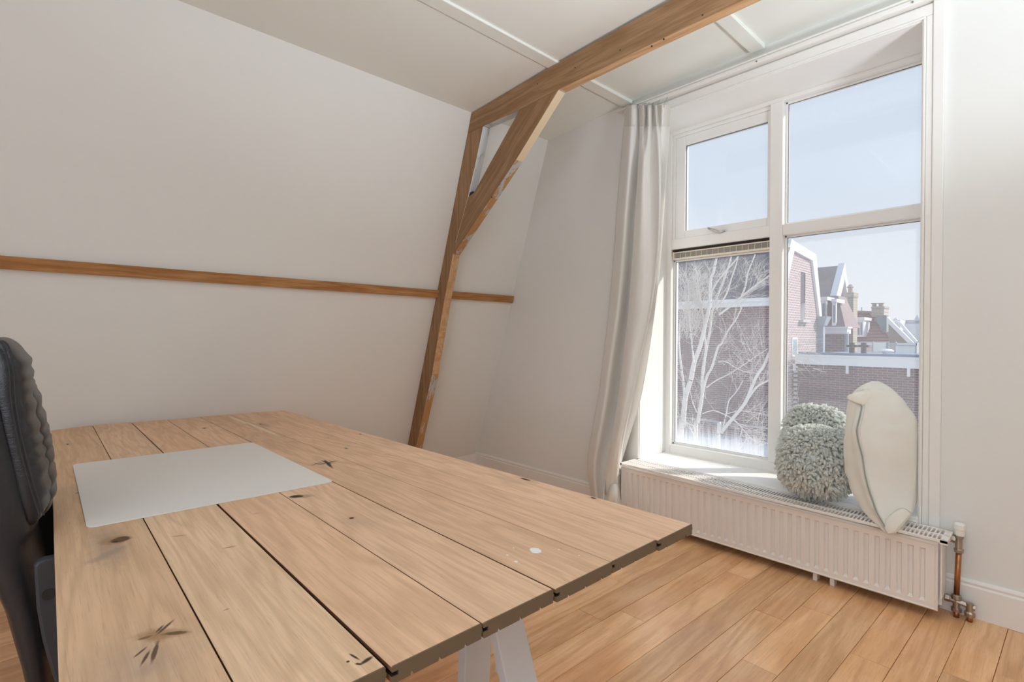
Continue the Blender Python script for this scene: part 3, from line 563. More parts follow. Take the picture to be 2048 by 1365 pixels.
# trestles
def trestle(x, label):
    t = thing('trestle', (x, .78, 0), label, 'trestle', 'trestles under the desk'); zt0 = ZT-TH-.0005
    m = MB(); m.box(x-.115, x+.045, .06, 1.16, zt0-.045, zt0); m.build('top_rail', M['white_metal'], t, bevel=.003)
    for ya, yb in ((.752, .838), (.10, .186)):
        def leg(x0, x1, th):
            q = MB(); q.loft([[(x1-th, ya, 0), (x1, ya, 0), (x1, yb, 0), (x1-th, yb, 0)], [(x0-th, ya, zt0-.0455), (x0, ya, zt0-.0455), (x0, yb, zt0-.0455), (x0-th, yb, zt0-.0455)]]); fix_normals(q.build('leg', M['white_metal'], t, bevel=.003))
        leg(x+.020, x+.280, .030)
        sh = .036
        q = MB(); q.loft([[(x-.140, ya+sh, 0), (x-.110, ya+sh, 0), (x-.110, yb+sh, 0), (x-.140, yb+sh, 0)], [(x-.112, ya+sh, zt0-.0455), (x-.082, ya+sh, zt0-.0455), (x-.082, yb+sh, zt0-.0455), (x-.112, yb+sh, zt0-.0455)]]); fix_normals(q.build('leg', M['white_metal'], t, bevel=.003))
        MB().box(x-.030, x-.004, ya+.078, yb+.012, zt0-.33, zt0-.0455).build('hinge_block', M['white_metal'], t, bevel=.006)
    MB().box(x+.12, x+.14, .186, .752, .30, .37).build('stretcher', M['white_metal'], t, bevel=.003)
trestle(-.925, 'white wooden trestle under the near end of the oak desk')
trestle(-3.05, 'white wooden trestle under the far end of the oak desk')

# ---------------------------------------------------------------- office chair at the left side of the desk
def leather_mat(name, col):
    t = NT(name); o = t.obj(); v = t.n('TexVoronoi'); t.l(o, v.inputs['Vector']); v.inputs['Scale'].default_value = 420
    n1 = t.noise(o, 26, 4, .6); w = t.noise(t.vmath('MULTIPLY', o, (14, 10, 60)), 1.0, 3, .6)
    h = t.math('ADD', t.math('MULTIPLY', v.outputs['Distance'], .25), t.math('ADD', n1, w))
    t.bsdf(col, t.math('MULTIPLY_ADD', n1, .15, .27), bump=h, bstr=.30, bdist=.004, spec=.5); return t.mat
M['leather'] = leather_mat('black_leather', (.022, .022, .026)); M['plastic'] = paint('dark_grey_plastic', (.045, .048, .055), .5, .1, .05, 60)
M['thread'] = paint('black_stitching', (.03, .03, .034), .7, .1)
chair = thing('office_chair', (-1.865, -.20, 0), 'black leather high-back office chair tucked against the left side of the desk', 'chair')
CX0, CX1 = -2.13, -1.60; KS = 1.3333
sil = [(1.232, -.060), (1.222, -.044), (1.205, -.027), (1.165, -.013), (1.11, -.0105), (1.06, -.004), (1.0, .006), (.95, .013), (.905, .018), (.88, .017), (.85, .008), (.80, .014), (.70, .03), (.50, .05)]
zs_ = [ZC+(q[0]-ZC)*KS for q in sil][::-1]; ys_ = [q[1]*KS for q in sil][::-1]
yfront = lambda z: float(np.interp(z, zs_, ys_))
yback = lambda z: float(np.interp(z, [.28, .43, .58, .70, .80, .95, 1.12, 1.222, 1.24], [-.02, -.034, -.062, -.10, -.15, -.19, -.215, -.20, -.12]))
def padshape(x0, x1, z0, z1, yf, yb, n=4, nz=40, pleat=0, nx=26, crown=.012, rnd=.06):
    """an upholstered slab lofted over height, rounded edges, optional gathered pleats"""
    rings = []
    for i in range(nz+1):
        tt = -1+2*i/nz; t = math.copysign(1-(1-abs(tt))**1.7, tt); z = lerp(z0, z1, (t+1)/2)
        s_ = (max(0, 1-abs(t)**6))**.5; ring = []; hw = (x1-x0)/2
        for k in range(nx):
            a = 2*math.pi*k/nx; ca, sa = math.cos(a), math.sin(a)
            ex = math.copysign(abs(ca)**.42, ca); ey = math.copysign(abs(sa)**.55, sa)
            f, b = yf(z), yb(z); mid, h = (f+b)/2, (f-b)/2
            pl = pleat*(math.sin(z*165+1.3*math.sin(z*40))*.5+.5)*(1 if sa > -.3 else 0)*(1-abs(t)**4)
            ring.append(((x0+x1)/2+ex*(hw-rnd*(1-s_)), mid+ey*(h*s_+(crown*(1-ex*ex) if sa > 0 else 0)+(pl if sa > 0 else 0)*.9), z))
        rings.append(ring)
    return rings
m = MB(); m.loft(padshape(CX0, CX1, .29, 1.241, lambda z: yfront(z)-.026, yback)); m.build('backrest', M['leather'], chair, smooth=True)
m = MB(); m.loft(padshape(CX0+.015, CX1-.010, .765, 1.205, lambda z: yfront(z)-.003, lambda z: yfront(z)-.07, pleat=.006, nz=130, crown=.006, rnd=.03)); m.build('back_cushion', M['leather'], chair, smooth=True)
m = MB(); m.loft(padshape(CX0+.09, CX1-.12, .75, 1.11, lambda z: yfront(z)+interp(z, [.75, .80, .93, 1.07, 1.11], [.0, .006, .010, .008, -.01]), lambda z: yfront(z)-.04, pleat=.006, nz=90, crown=.004, rnd=.02)); m.build('lumbar_cushion', M['leather'], chair, smooth=True)
seamline = [(-.048, -.012), (-.040, -.022), (-.0335, -.061), (-.031, -.112), (-.024, -.172), (-.010, -.251), (.004, -.315)]
for off in (0, .0055):
    pts = [(CX1+.002-(.004 if i < 1 else 0), y*KS-.004+off*1.3, ZC+z*KS) for i, (y, z) in enumerate(seamline)]
    pts = [tuple(catmull([np.array(p) for p in pts], i/80)) for i in range(81)]
    MB().tube(pts, [.0016+.0007*(i % 2) for i in range(81)], 6).build('stitched_seam', M['thread'], chair, smooth=True)
m = MB(); m.loft(padshape(CX0+.01, CX1-.01, .42, .53, lambda z: .42, lambda z: .04, nz=16, crown=.02)); m.build('seat', M['leather'], chair, smooth=True)
arm = MB()
pa = [(y, ZC+z) for y, z in ((-.0085, -.524), (-.003, -.515), (.010, -.512), (.30, -.512), (.33, -.53), (.32, -.58), (.10, -.70), (.062, -.86), (.045, -.88), (.022, -.78), (.006, -.70), (-.004, -.62))]
for x0, x1 in ((CX1+.005, CX1+.032), (CX0-.032, CX0-.005)):
    a_ = MB().prism(pa, 0, x0, x1); a_ = fix_normals(a_.build('armrest', M['plastic'], chair, bevel=.006))
    if x0 > -1.7:
        q = at(98, 1190, 0, x1+.001); MB().tube([(x1-.002, q.y, q.z), (x1+.0015, q.y, q.z)], .013, 14).build('screw_cap', M['dark'], a_)
m = MB(); m.tube([(-1.865, .10, .10), (-1.865, .10, .44)], [.03, .026], 14); m.build('gas_column', M['plastic'], chair, smooth=True)
for k in range(5):
    a = 2*math.pi*k/5+.3; d = Vector((math.cos(a), math.sin(a), 0)); c0 = Vector((-1.865, .10, .11))
    leg_ = MB().tube([c0+d*.02, c0+d*.16+Vector((0, 0, -.015)), c0+d*.29+Vector((0, 0, -.04))], [.028, .022, .016], 8).build('base_leg', M['plastic'], chair, smooth=True)
    w_ = c0+d*.29; e_ = Vector((-d.y, d.x, 0)); MB().tube([(w_.x-e_.x*.02, w_.y-e_.y*.02, .0275), (w_.x+e_.x*.02, w_.y+e_.y*.02, .0275)], .0275, 14).build('castor', M['plastic'], leg_)

# ---------------------------------------------------------------- cushions on the window sill
def shag(name, c, rx, ry, rz, rotz, tilt, label, seed, nst, L, mat):
    """square-ish cushion covered in thick yarn loops; the yarn is one uncountable pile"""
    t = thing(name, (c[0], c[1], c[2]-rz*.8), label, 'cushion', 'shaggy cushions on the window sill'); rng = np.random.RandomState(seed)
    R = Matrix.Rotation(rotz, 3, 'Z') @ Matrix.Rotation(tilt, 3, 'X'); cv = Vector(c)
    def surf(u, v):
        d = Vector((math.cos(v)*math.cos(u), math.cos(v)*math.sin(u), math.sin(v)))
        p = Vector((math.copysign(abs(d.x)**.75, d.x)*rx, math.copysign(abs(d.y)**.95, d.y)*ry, math.copysign(abs(d.z)**.75, d.z)*rz))
        nrm = Vector((d.x/rx, d.y/ry, d.z/rz)).normalized(); return p, nrm
    m = MB(); nu, nv = 24, 14
    m.loft([[cv+R @ (surf(2*math.pi*i/nu, -math.pi/2*.98+math.pi*.98*j/nv)[0]*.99) for i in range(nu)] for j in range(nv+1)]); m.build('cover', mat[0], t, smooth=True)
    V = []; Fc = []
    for i in range(nst):
        
        while True:
            u = rng.uniform(0, 2*math.pi); v = math.asin(rng.uniform(-1, 1)); dd = (math.cos(v)*math.cos(u)/rx, math.cos(v)*math.sin(u)/ry, math.sin(v)/rz)
            if rng.uniform() < math.sqrt(dd[0]**2+dd[1]**2+dd[2]**2)*min(rx, ry, rz)*min(2.2, (abs(dd[0]*rx*dd[2]*rz)+1e-5)**-.25)/2.2: break
        p, nr = surf(u, v)
        p = cv+R @ p; nr = R @ nr
        side = Vector(rng.normal(0, 1, 3)); side = (side-nr*side.dot(nr)).normalized(); b2 = nr.cross(side)
        l_ = L*rng.uniform(.6, 1.15); r0 = rng.uniform(.0042, .0072); lean = rng.uniform(.05, .7)
        pts = [p-nr*.008, p+nr*l_*.45+side*l_*.12*lean, p+nr*l_*.8+side*l_*.42*lean+Vector((0, 0, -.10*l_)), p+nr*l_*.98+side*l_*.75*lean+Vector((0, 0, -.30*l_))]
        rr = [r0, r0*1.15, r0*1.1, r0*.75]; base = len(V)
        for q, r_ in zip(pts, rr):
            for k in range(4): a = math.pi/2*k; V.append(q+(side*math.cos(a)+b2*math.sin(a))*r_)
        for s_ in range(3):
            for k in range(4): Fc.append((base+s_*4+k, base+s_*4+(k+1) % 4, base+s_*4+4+(k+1) % 4, base+s_*4+4+k))
        Fc.append((base+12, base+13, base+14, base+15))
    for q in V: q.z = max(q.z, OZ0+.002 if q.y > 2.965 else gz(q.x)+.002)
    m = MB(); m.v = [tuple(q) for q in V]; m.f = Fc; m.m = [0]*len(Fc)
    sweep(m.build('yarn_pile', mat[1], t, smooth=True), kind='stuff'); return t
def yarn(name, a, b):
    t = NT(name); o = t.obj(); n1 = t.noise(o, 60, 3, .6); c = t.mix(t.step(n1, .35, .65), a, b)
    bs = t.bsdf(c, .9, bump=t.noise(o, 900, 2), bstr=.3, bdist=.002, spec=.1, sheen=.2)
    tl = t.n('BsdfTranslucent'); t.l(c, tl.inputs[0]); mx = t.n('MixShader'); mx.inputs[0].default_value = .65; t.l(bs.outputs[0], mx.inputs[1]); t.l(tl.outputs[0], mx.inputs[2]); t.l(mx.outputs[0], t.out.inputs[0]); return t.mat
sm_ = (cloth('shag_backing', (.93, .95, .92), .9, 400), yarn('white_green_yarn', (.97, .975, .955), (.94, .965, .93)))
shag('shag_cushion', (-.880, 2.985, OZ0+.188), .150, .086, .160, math.radians(14), math.radians(-28), 'shaggy white cushion leaning at the front edge of the window sill', 3, 3600, .040, sm_)
shag('shag_cushion', (-.955, 3.225, OZ0+.245), .151, .056, .185, math.radians(4), math.radians(-12), 'shaggy white cushion standing behind, against the window pane', 5, 3000, .036, sm_)

# large linen cushion standing on its corner beside the right reveal
lin = thing('linen_cushion', (-.60, 2.95, OZ0), 'large off-white linen cushion with a zip standing by the right window jamb', 'cushion')
M['linen'] = cloth('off_white_linen', (.94, .93, .88), .85, 900, .35, .04, .30, .3)
M['zip'] = paint('grey_green_zip', (.30, .33, .30), .6, .1); M['ziptape'] = cloth('zip_tape', (.70, .72, .66), .8, 900, .2)
# per level: seam point (front), left bulge, right bulge, far seam; surveyed on the sight lines
lev = [ # py, seam(px,Y), left(px,Y), right(px,Y), far(px,Y)
 (1068, (1779, 2.780), (1772, 2.784), (1790, 2.785), (1784, 2.80)),
 (1060, (1774, 2.778), (1762, 2.787), (1797, 2.79), (1788, 2.815)),
 (1046, (1765, 2.778), (1746, 2.800), (1806, 2.82), (1796, 2.88)),
 (1020, (1750, 2.782), (1723, 2.840), (1828, 2.90), (1812, 3.02)),
 (980, (1736, 2.788), (1705, 2.870), (1834, 2.95), (1818, 3.12)),
 (940, (1727, 2.792), (1694, 2.890), (1835, 2.97), (1816, 3.19)),
 (900, (1721, 2.795), (1690, 2.900), (1835, 2.98), (1808, 3.22)),
 (868, (1716, 2.800), (1691, 2.890), (1832, 2.98), (1798, 3.23)),
 (842, (1719, 2.810), (1695, 2.880), (1829, 2.98), (1788, 3.22)),
 (818, (1722, 2.815), (1694, 2.870), (1817, 2.97), (1778, 3.20)),
 (798, (1720, 2.820), (1697, 2.870), (1803, 2.96), (1768, 3.17)),
 (783, (1722, 2.840), (1708, 2.880), (1789, 2.95), (1760, 3.12)),
 (770, (1733, 2.880), (1726, 2.900), (1772, 2.95), (1754, 3.05)),
 (763, (1745, 2.930), (1743, 2.935), (1758, 2.95), (1752, 2.98)),
]
rings = []; NK = 40; ctrl = []
for py, *q4 in lev: ctrl.append([np.array(at(px, py, 1, Y)) for px, Y in q4])
NL = 64
def ccat(P, t):
    n = len(P); x = (t % 1)*n; i = int(x); f = x-i; p0, p1, p2, p3 = P[(i-1) % n], P[i % n], P[(i+1) % n], P[(i+2) % n]
    return .5*((2*p1)+(-p0+p2)*f+(2*p0-5*p1+4*p2-p3)*f*f+(-p0+3*p1-3*p2+p3)*f**3)
from mathutils import noise as mno
for i in range(NL+1):
    t = i/NL; S_, L_, R_, F_ = [catmull([c_[k] for c_ in ctrl], t) for k in range(4)]
    P = [S_, S_*.60+L_*.40+(L_-F_)*.03, L_, L_*.45+F_*.55, F_, F_*.5+R_*.5+(R_-L_)*.10, R_, S_*.5+R_*.5+(R_-F_)*.09]
    ring = []
    for k in range(NK):
        p = ccat(P, k/NK); e_ = math.sin(math.pi*t)**.4; dsm = min(k, NK-k)/NK
        v_ = Vector(p); d_ = (v_-Vector((S_+L_+R_+F_)/4)).normalized()
        wr = mno.noise(Vector((p[0]*9, p[1]*7, p[2]*5)))*.013+mno.noise(Vector((p[0]*14+9, p[1]*16, p[2]*22)))*.0065*(1 if dsm < .3 else .5)
        pk = math.exp(-((t-.80)/.10)**2)*math.exp(-(dsm/.14)**2)*-.022+math.exp(-((t-.13)/.06)**2)*math.exp(-((dsm-.12)/.1)**2)*-.012
        v_ = v_+d_*(wr*e_+pk)
        if v_.y > 2.79: v_.z = max(v_.z, OZ0+.003 if v_.y > 2.965 else gz(v_.x)+.003)
        v_.x = min(v_.x, OX1-.012); ring.append(tuple(v_))
    rings.append(ring)
m = MB(); m.loft(rings); fix_normals(m.build('cover', M['linen'], lin, smooth=True))
seam = [Vector(r[0])+Vector((0, -.004, 0)) for r in rings]
sx = Vector((1, .1, 0)).normalized()
zt_ = MB()
for s_, w_ in ((-1, .011), (1, .011)):
    zt_.loft([[tuple(p+sx*s_*.0015), tuple(p+sx*s_*w_+Vector((0, .006, 0))), tuple(p+sx*s_*w_+Vector((0, .010, 0))), tuple(p+sx*s_*.0015+Vector((0, .003, 0)))] for p in seam[2:-9]])
zt_.build('zip_tape', M['ziptape'], lin, smooth=True)
MB().tube([p+Vector((0, -.0008, 0)) for p in seam[2:-9]], .0022, 6).build('zip', M['zip'], lin, smooth=True)
# pinched ears at the two zip corners
ear = [[(1722, 812, 2.812), (1735, 800, 2.83), (1742, 783, 2.87), (1733, 778, 2.88)], [(1708, 806, 2.795), (1713, 795, 2.80), (1716, 789, 2.81), (1712, 784, 2.82)], [(1693, 799, 2.785), (1694, 793, 2.782), (1698, 790, 2.785), (1703, 788, 2.79)]]
em = MB(); ef = [[np.array(at(*q[:2], 1, q[2])) for q in r] for r in ear]; rr = []
for i in range(9):
    t = i/8; row = [catmull([ef[r][k] for r in range(3)], t) for k in range(4)]
    rr.append([catmull(row, j/8) for j in range(9)])
fr_ = [tuple(p) for r in rr for p in r]; bk_ = [tuple(p+np.array((.004, .018*(1-abs(2*(i % 9)/8-1))*(1-.5*(i//9)/8)+.004, 0))) for i, p in enumerate([p for r in rr for p in r])]
q_ = [(i*9+j, i*9+j+1, (i+1)*9+j+1, (i+1)*9+j) for i in range(8) for j in range(8)]
em.add(fr_+bk_, q_+[(81+a, 81+d, 81+c_, 81+b) for a, b, c_, d in q_]+[(i*9, (i+1)*9, 81+(i+1)*9, 81+i*9) for i in range(8)]+[(i*9+8, 81+i*9+8, 81+(i+1)*9+8, (i+1)*9+8) for i in range(8)]+[(72+j, 73+j, 154+j, 153+j) for j in range(8)])
fix_normals(em.build('corner_ear', M['linen'], lin, smooth=True))
cu = MB(); cp = [[(1770, 1040, 2.79), (1800, 1020, 2.80), (1822, 1030, 2.83)], [(1768, 1056, 2.772), (1792, 1046, 2.775), (1806, 1046, 2.79)], [(1776, 1070, 2.768), (1788, 1066, 2.768), (1793, 1060, 2.775)]]
cf = [[np.array(at(*q[:2], 1, q[2])) for q in r] for r in cp]; g2 = [[catmull([catmull([cf[r][k] for r in range(3)], i/8) for k in range(3)], j/8) for j in range(9)] for i in range(9)]
f2 = [tuple(p) for r in g2 for p in r]; b2_ = [tuple(p+np.array((0, .016, .004))) for r in g2 for p in r]
cu.add(f2+b2_, q_+[(81+a, 81+d, 81+c_, 81+b) for a, b, c_, d in q_]+[(i*9, (i+1)*9, 81+(i+1)*9, 81+i*9) for i in range(8)]+[(i*9+8, 81+i*9+8, 81+(i+1)*9+8, (i+1)*9+8) for i in range(8)]+[(72+j, 73+j, 154+j, 153+j) for j in range(8)]+[(j, 81+j, 82+j, j+1) for j in range(8)])
fix_normals(cu.build('corner_ear', M['linen'], lin, smooth=True))

# ---------------------------------------------------------------- outside: houses across the courtyard
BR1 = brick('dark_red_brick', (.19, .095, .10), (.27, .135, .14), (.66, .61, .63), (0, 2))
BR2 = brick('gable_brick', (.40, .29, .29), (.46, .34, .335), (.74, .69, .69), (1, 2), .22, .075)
BR3 = brick('grey_brick', (.30, .22, .22), (.36, .27, .26), (.52, .47, .47), (0, 2), .24, .09)
BR4 = brick('chimney_brick', (.36, .31, .25), (.44, .38, .31), (.55, .51, .46), (0, 2), .24, .09)
WH = paint('white_exterior_paint', (.80, .81, .83), .5, .03); SLT = paint('blue_grey_bitumen_roof', (.24, .29, .38), .6, .1)
TILE = paint('dark_glazed_roof_tile', (.085, .075, .10), .45, .3, .1, 20); RED = paint('red_roof_tile', (.36, .20, .19), .6, .2, .1, 12); BRN2 = paint('brown_roof_tile', (.28, .23, .20), .7, .25, .1, 12)
ZINC = paint('zinc_grey', (.36, .41, .47), .45, .1); PANE = metal('far_window_glass', (.45, .52, .58), .1, .6); STONE = paint('stone_sill', (.52, .52, .52), .8, .1)
GZ = -7.0                                     # courtyard level
def pbox(m, x0, x1, y0, y1, Y, d, mi=0, up=0.0, zmin=-99):
    """box whose front face, at depth Y, spans the surveyed rectangle"""
    a, b = at(x0, (y0+y1)/2, 1, Y), at(x1, (y0+y1)/2, 1, Y); xm = (x0+x1)/2
    return m.box(a.x, b.x, Y, Y+d, max(zmin, at(xm, y1, 1, Y).z), at(xm, y0, 1, Y).z+up, mi)
gnd = MB().box(-40, 30, 4.0, 60, GZ-.3, GZ).build('courtyard_ground', paint('courtyard_paving', (.60, .585, .56), .9, .15)); ST(gnd)
ext = MB().box(-7, 5, 3.47, 8.6, -1.75, -1.5).build('unseen_bounce_slab', paint('pale_bounce_surface', (.76, .755, .74), .9, .08, .3, 30)); ST(ext)  # added unseen slab, reflects sunlight up to the soffit and ceiling
MORTAR = paint('pale_mortar', (.62, .57, .59), .9, .08, .2, 40)
def brick_mat(name, cols):
    t = NT(name); rnd = t.n('ObjectInfo').outputs['Random']; vz = t.n('TexVoronoi'); cm = t.vmath('MULTIPLY', t.pos(), (4.5, 4.5, 15)); t.l(cm, vz.inputs['Vector'])
    k = t.math('FRACT', t.math('ADD', rnd, t.noise(cm, 1.0, 2))); c = t.mix(k, cols[0], cols[1]); c = t.mix(t.noise(t.pos(), 25, 3), c, [q*.75 for q in cols[0]]); t.bsdf(c, .85, bump=t.noise(t.pos(), 60, 3), bstr=.2, spec=.2); return t.mat
BMAT = brick_mat('single_red_brick', ((.17, .085, .09), (.29, .15, .15)))
def bricks(parent, x0, x1, ytop, zt, rows, first, mat):
    """courses of bricks proud of a mortar bed; the first rows as parts, the rest as one part"""
    bw, rh, bl, bh = .2205, .0655, .2085, .0535; shared = None; st = MB(); ns = 0
    for r in range(rows):
        z = zt-rh*(r+1)+.006; off = 0 if r % 2 else -bw/2; n_ = int((x1-x0-off)/bw)
        for c_ in range(n_):
            x = x0+off+c_*bw; j = (math.sin(r*12.9+c_*78.2)*43758.5) % 1; dy = j*.004
            if r < first:
                if shared is None:
                    b_ = MB().box(0, bl, -.008, .01, 0, bh).build('brick', mat, parent, loc=(0, 0, 0)); shared = b_.data
                else: b_ = bpy.data.objects.new('brick', shared); COL.objects.link(b_); b_.parent = parent
                b_.location = Vector((x, ytop-dy, z))-Vector(parent.location)
            else: st.box(x, x+bl, ytop-.008-dy, ytop+.004, z, z+bh); ns += 1
    if ns: sweep(st.build('brickwork', mat, parent), kind='stuff')
# --- brick house with mansard roof
FX, FYY = -5.58, 15.6
h1 = thing('brick_house', (-12, 17.4, GZ), 'dark brick house with mansard roof and lit gable end behind the birch', 'house')
ez0, ez1 = at(1450, 616, 1, FYY).z, at(1450, 604, 1, FYY).z
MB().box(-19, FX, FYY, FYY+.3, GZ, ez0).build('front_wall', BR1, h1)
MB().box(-9.75, FX-.02, FYY-.002, FYY+.01, ez0-3.6, ez0).build('mortar_bed', MORTAR, h1); bricks(h1, -9.74, FX-.02, FYY-.001, ez0, 54, 0, BMAT)
gt = lambda y: interp(y, [15.62, 16.45, 16.7, 18.247, 19.24, 19.3], [ez1, ZC+2.66, ZC+2.605, ZC+2.493, ZC+.55, ZC+.4])
def gwall(m, ya, yb, zb=None, zt_=None):
    ks = sorted({ya, yb}|{q for q in (16.45, 16.7, 18.247, 19.24) if ya < q < yb})
    lo = [(ya, zb if zb is not None else GZ), (yb, zb if zb is not None else GZ)]; hi = [(q, zt_ if zt_ is not None else gt(q)) for q in ks][::-1]
    m.prism(lo+hi, 0, FX-.3, FX)
gw = MB(); wy0, wy1, wz0, wz1 = 17.36, 17.79, ZC+.57, ZC+2.06
gwall(gw, FYY, wy0); gwall(gw, wy1, 19.3); gwall(gw, wy0, wy1, None, wz0); gwall(gw, wy0, wy1, wz1, None)
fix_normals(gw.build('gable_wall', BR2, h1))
gwin = MB(); gwin.box(FX-.22, FX-.12, wy0, wy1, wz0, wz0+.07); gwin.box(FX-.22, FX-.12, wy0, wy1, wz1-.07, wz1); gwin.box(FX-.22, FX-.12, wy0, wy0+.06, wz0, wz1); gwin.box(FX-.30, FX-.02, wy1-.03, wy1+.002, wz0, wz1)
gwin = gwin.build('gable_window', WH, h1); MB().box(FX-.19, FX-.17, wy0+.05, wy1-.03, wz0+.05, wz1-.05).build('window_glass', PANE, gwin)
MB().box(FX-.1, FX+.12, wy0-.10, wy1+.14, wz0-.08, wz0).build('window_sill', STONE, h1)
lw = MB(); lw.box(FX-.10, FX+.03, 16.62, 17.05, ZC-.56, ZC+.02); lw = lw.build('lower_window', WH, h1); MB().box(FX+.03, FX+.036, 16.68, 16.99, ZC-.50, ZC-.04).build('window_glass', PANE, lw)
bb = MB()
out = [(15.45, ez1+.0), (16.35, ZC+2.93), (18.58, ZC+2.723), (19.24, ZC+.618), (19.30, ZC+.40)]
inn = [(15.75, ez1-.05), (16.60, ZC+2.62), (18.247, ZC+2.493), (19.02, ZC+.618), (19.05, ZC+.40)]
for i in range(4): bb.prism([out[i], out[i+1], inn[i+1], inn[i]], 0, FX-.02, FX+.07)
fix_normals(bb.build('barge_board', WH, h1))
fa = MB(); fa.box(-19, FX+.07, FYY-.22, FYY+.05, ez0, ez1); fa.box(-19, FX+.09, FYY-.28, FYY+.02, ez1-.05, ez1+.05); fa.build('eaves_fascia', WH, h1)
y_a, z_a, y_b, z_b = FYY-.16, ez1+.04, 16.36, ZC+2.92
MB().prism([(y_a, z_a), (y_b, z_b), (18.56, ZC+2.70), (18.56, ez1), (y_a+.25, ez1)], 0, -19, FX-.02).build('roof', TILE, h1)
sl_ = Vector((0, y_b-y_a, z_b-z_a)); ln = sl_.length; sl_ /= ln; nr_ = Vector((0, -sl_.z, sl_.y))
tw, tl = .27, .285; tm = None; nrow = int(ln/tl)+1
for r in range(nrow):
    for c_ in range(15):
        x = FX-.06-tw*(c_+1)+(tw*.5 if r % 2 else 0); o0 = Vector((x, y_a, z_a))+sl_*(r*tl)
        if tm is None:
            m = MB(); prof_ = [(0, .012), (tw*.18, .03), (tw*.36, .034), (tw*.55, .012), (tw*.78, .006), (tw, .014)]
            A_ = [Vector((a, 0, 0))+nr_*(h+.035)-sl_*.02 for a, h in prof_]; B_ = [Vector((a, 0, 0))+nr_*h+sl_*tl for a, h in prof_]; C_ = [Vector((a, 0, 0))+nr_*(h+.008)-sl_*.02 for a, h in prof_]
            m.loft([A_, B_], 0, False, False); m.loft([C_, A_], 0, False, False); t0 = m.build('roof_tile', TILE, h1, loc=(0, 0, 0)); tm = t0.data; t0.location = o0-Vector(h1.location)
        else:
            t0 = bpy.data.objects.new('roof_tile', tm); COL.objects.link(t0); t0.parent = h1; t0.location = o0-Vector(h1.location)
# downpipe with hopper on the gable corner
dp = MB(); q = at(1635, 660, 0, FX+.12)
dp.box(FX+.0, FX+.16, 19.02, 19.22, ZC-.60, ZC+.50); dp.build('rain_pipe', ZINC, h1); MB().loft([[(FX+.0, 18.98, ZC+.42), (FX+.2, 18.98, ZC+.42), (FX+.2, 19.3, ZC+.42), (FX, 19.3, ZC+.42)], [(FX-.02, 18.9, ZC+.72), (FX+.3, 18.9, ZC+.72), (FX+.3, 19.4, ZC+.72), (FX-.02, 19.4, ZC+.72)]]).build('rain_hopper', ZINC, h1)
# --- flat roofed annex in front
AY = 16.5; AX0, AX1 = -5.42, 1.5; zf0, zf1 = at(1710, 733, 1, AY).z, at(1710, 714.5, 1, AY).z
an = thing('flat_roofed_annex', (-2, 18, GZ), 'low brick annex with white fascia and blue-grey flat roof', 'house')
MB().box(AX0, AX1, AY+.12, AY+.4, GZ, zf0+.1).build('front_wall', BR1, an)
MB().box(AX0-.09, -1.85, AY+.118, AY+.13, zf0-2.4, zf0).build('mortar_bed', MORTAR, an); bricks(an, AX0+.02, -1.85, AY+.119, zf0, 36, 18, BMAT)
MB().box(AX0-.02, AX1, AY, AY+.12, zf0, zf1-.012).build('fascia', WH, an); MB().box(AX0-.02, AX1, AY-.03, AY+.16, zf1-.012, zf1+.028).build('roof_trim', WH, an)
MB().box(AX0, AX1, AY+.05, 21.2, zf1+.01, zf1+.035).build('flat_roof', SLT, an); MB().box(AX0+.02, AX1, AY+.17, AY+.32, zf1+.035, zf1+.10).build('roof_kerb', SLT, an)
for px in (1588, 1694, 1817):
    a = at(px, 742, 1, AY+.02); MB().box(a.x-.03, a.x+.03, AY+.01, AY+.11, zf0-.22, zf0).build('fascia_bracket', WH, an)
q = at(1773, 712, 1, AY+.55); zr_ = zf1+.03
v_ = MB(); v_.lathe([(.09, 0), (.09, .12), (.10, .12), (.17, .13), (.17, .15), (.12, .19), (0, .20)], (q.x, AY+.55, zr_), 16); v_.build('roof_vent', WH, an, smooth=False)
for px in (1704, 1727.5):
    a = at(px, 700, 1, 18.2); p_ = MB(); p_.box(a.x-.06, a.x+.06, 18.14, 18.26, zr_, at(px, 686, 1, 18.2).z); p_.box(a.x-.13, a.x+.13, 18.12, 18.28, at(px, 695, 1, 18.2).z, at(px, 690.5, 1, 18.2).z); p_.build('flue_pipe', M['plastic'], an)
# --- house with slate gable, dormers
hY = 21.6; h2 = thing('gabled_house', (-6.5, 24, GZ), 'grey brick house with steep white-edged gable and two white dormers', 'house')
m = MB(); pbox(m, 1641, 1691, 668, 760, hY, .3); m.build('front_wall', BR3, h2)
m = MB(); pbox(m, 1646, 1694, 656, 668, hY-.25, .5); pbox(m, 1644, 1696, 654, 657, hY-.32, .6); m.build('cornice', WH, h2)
e0, e1 = at(1641, 655, 1, hY), at(1691, 655, 1, hY); u0, u1 = at(1641, 592, 1, hY+1.0), at(1676, 592, 1, hY+1.0)
m = MB(); m.add([e0, e1, u1, u0, e0+Vector((0, 2, 0)), e1+Vector((0, 2, 0)), u1+Vector((0, 1, 0)), u0+Vector((0, 1, 0))], [(0, 1, 2, 3), (7, 6, 5, 4), (1, 5, 6, 2), (0, 3, 7, 4)]); m.build('mansard_slope', paint('plum_roof_tile', (.27, .19, .20), .7, .25, .2, 10), h2)
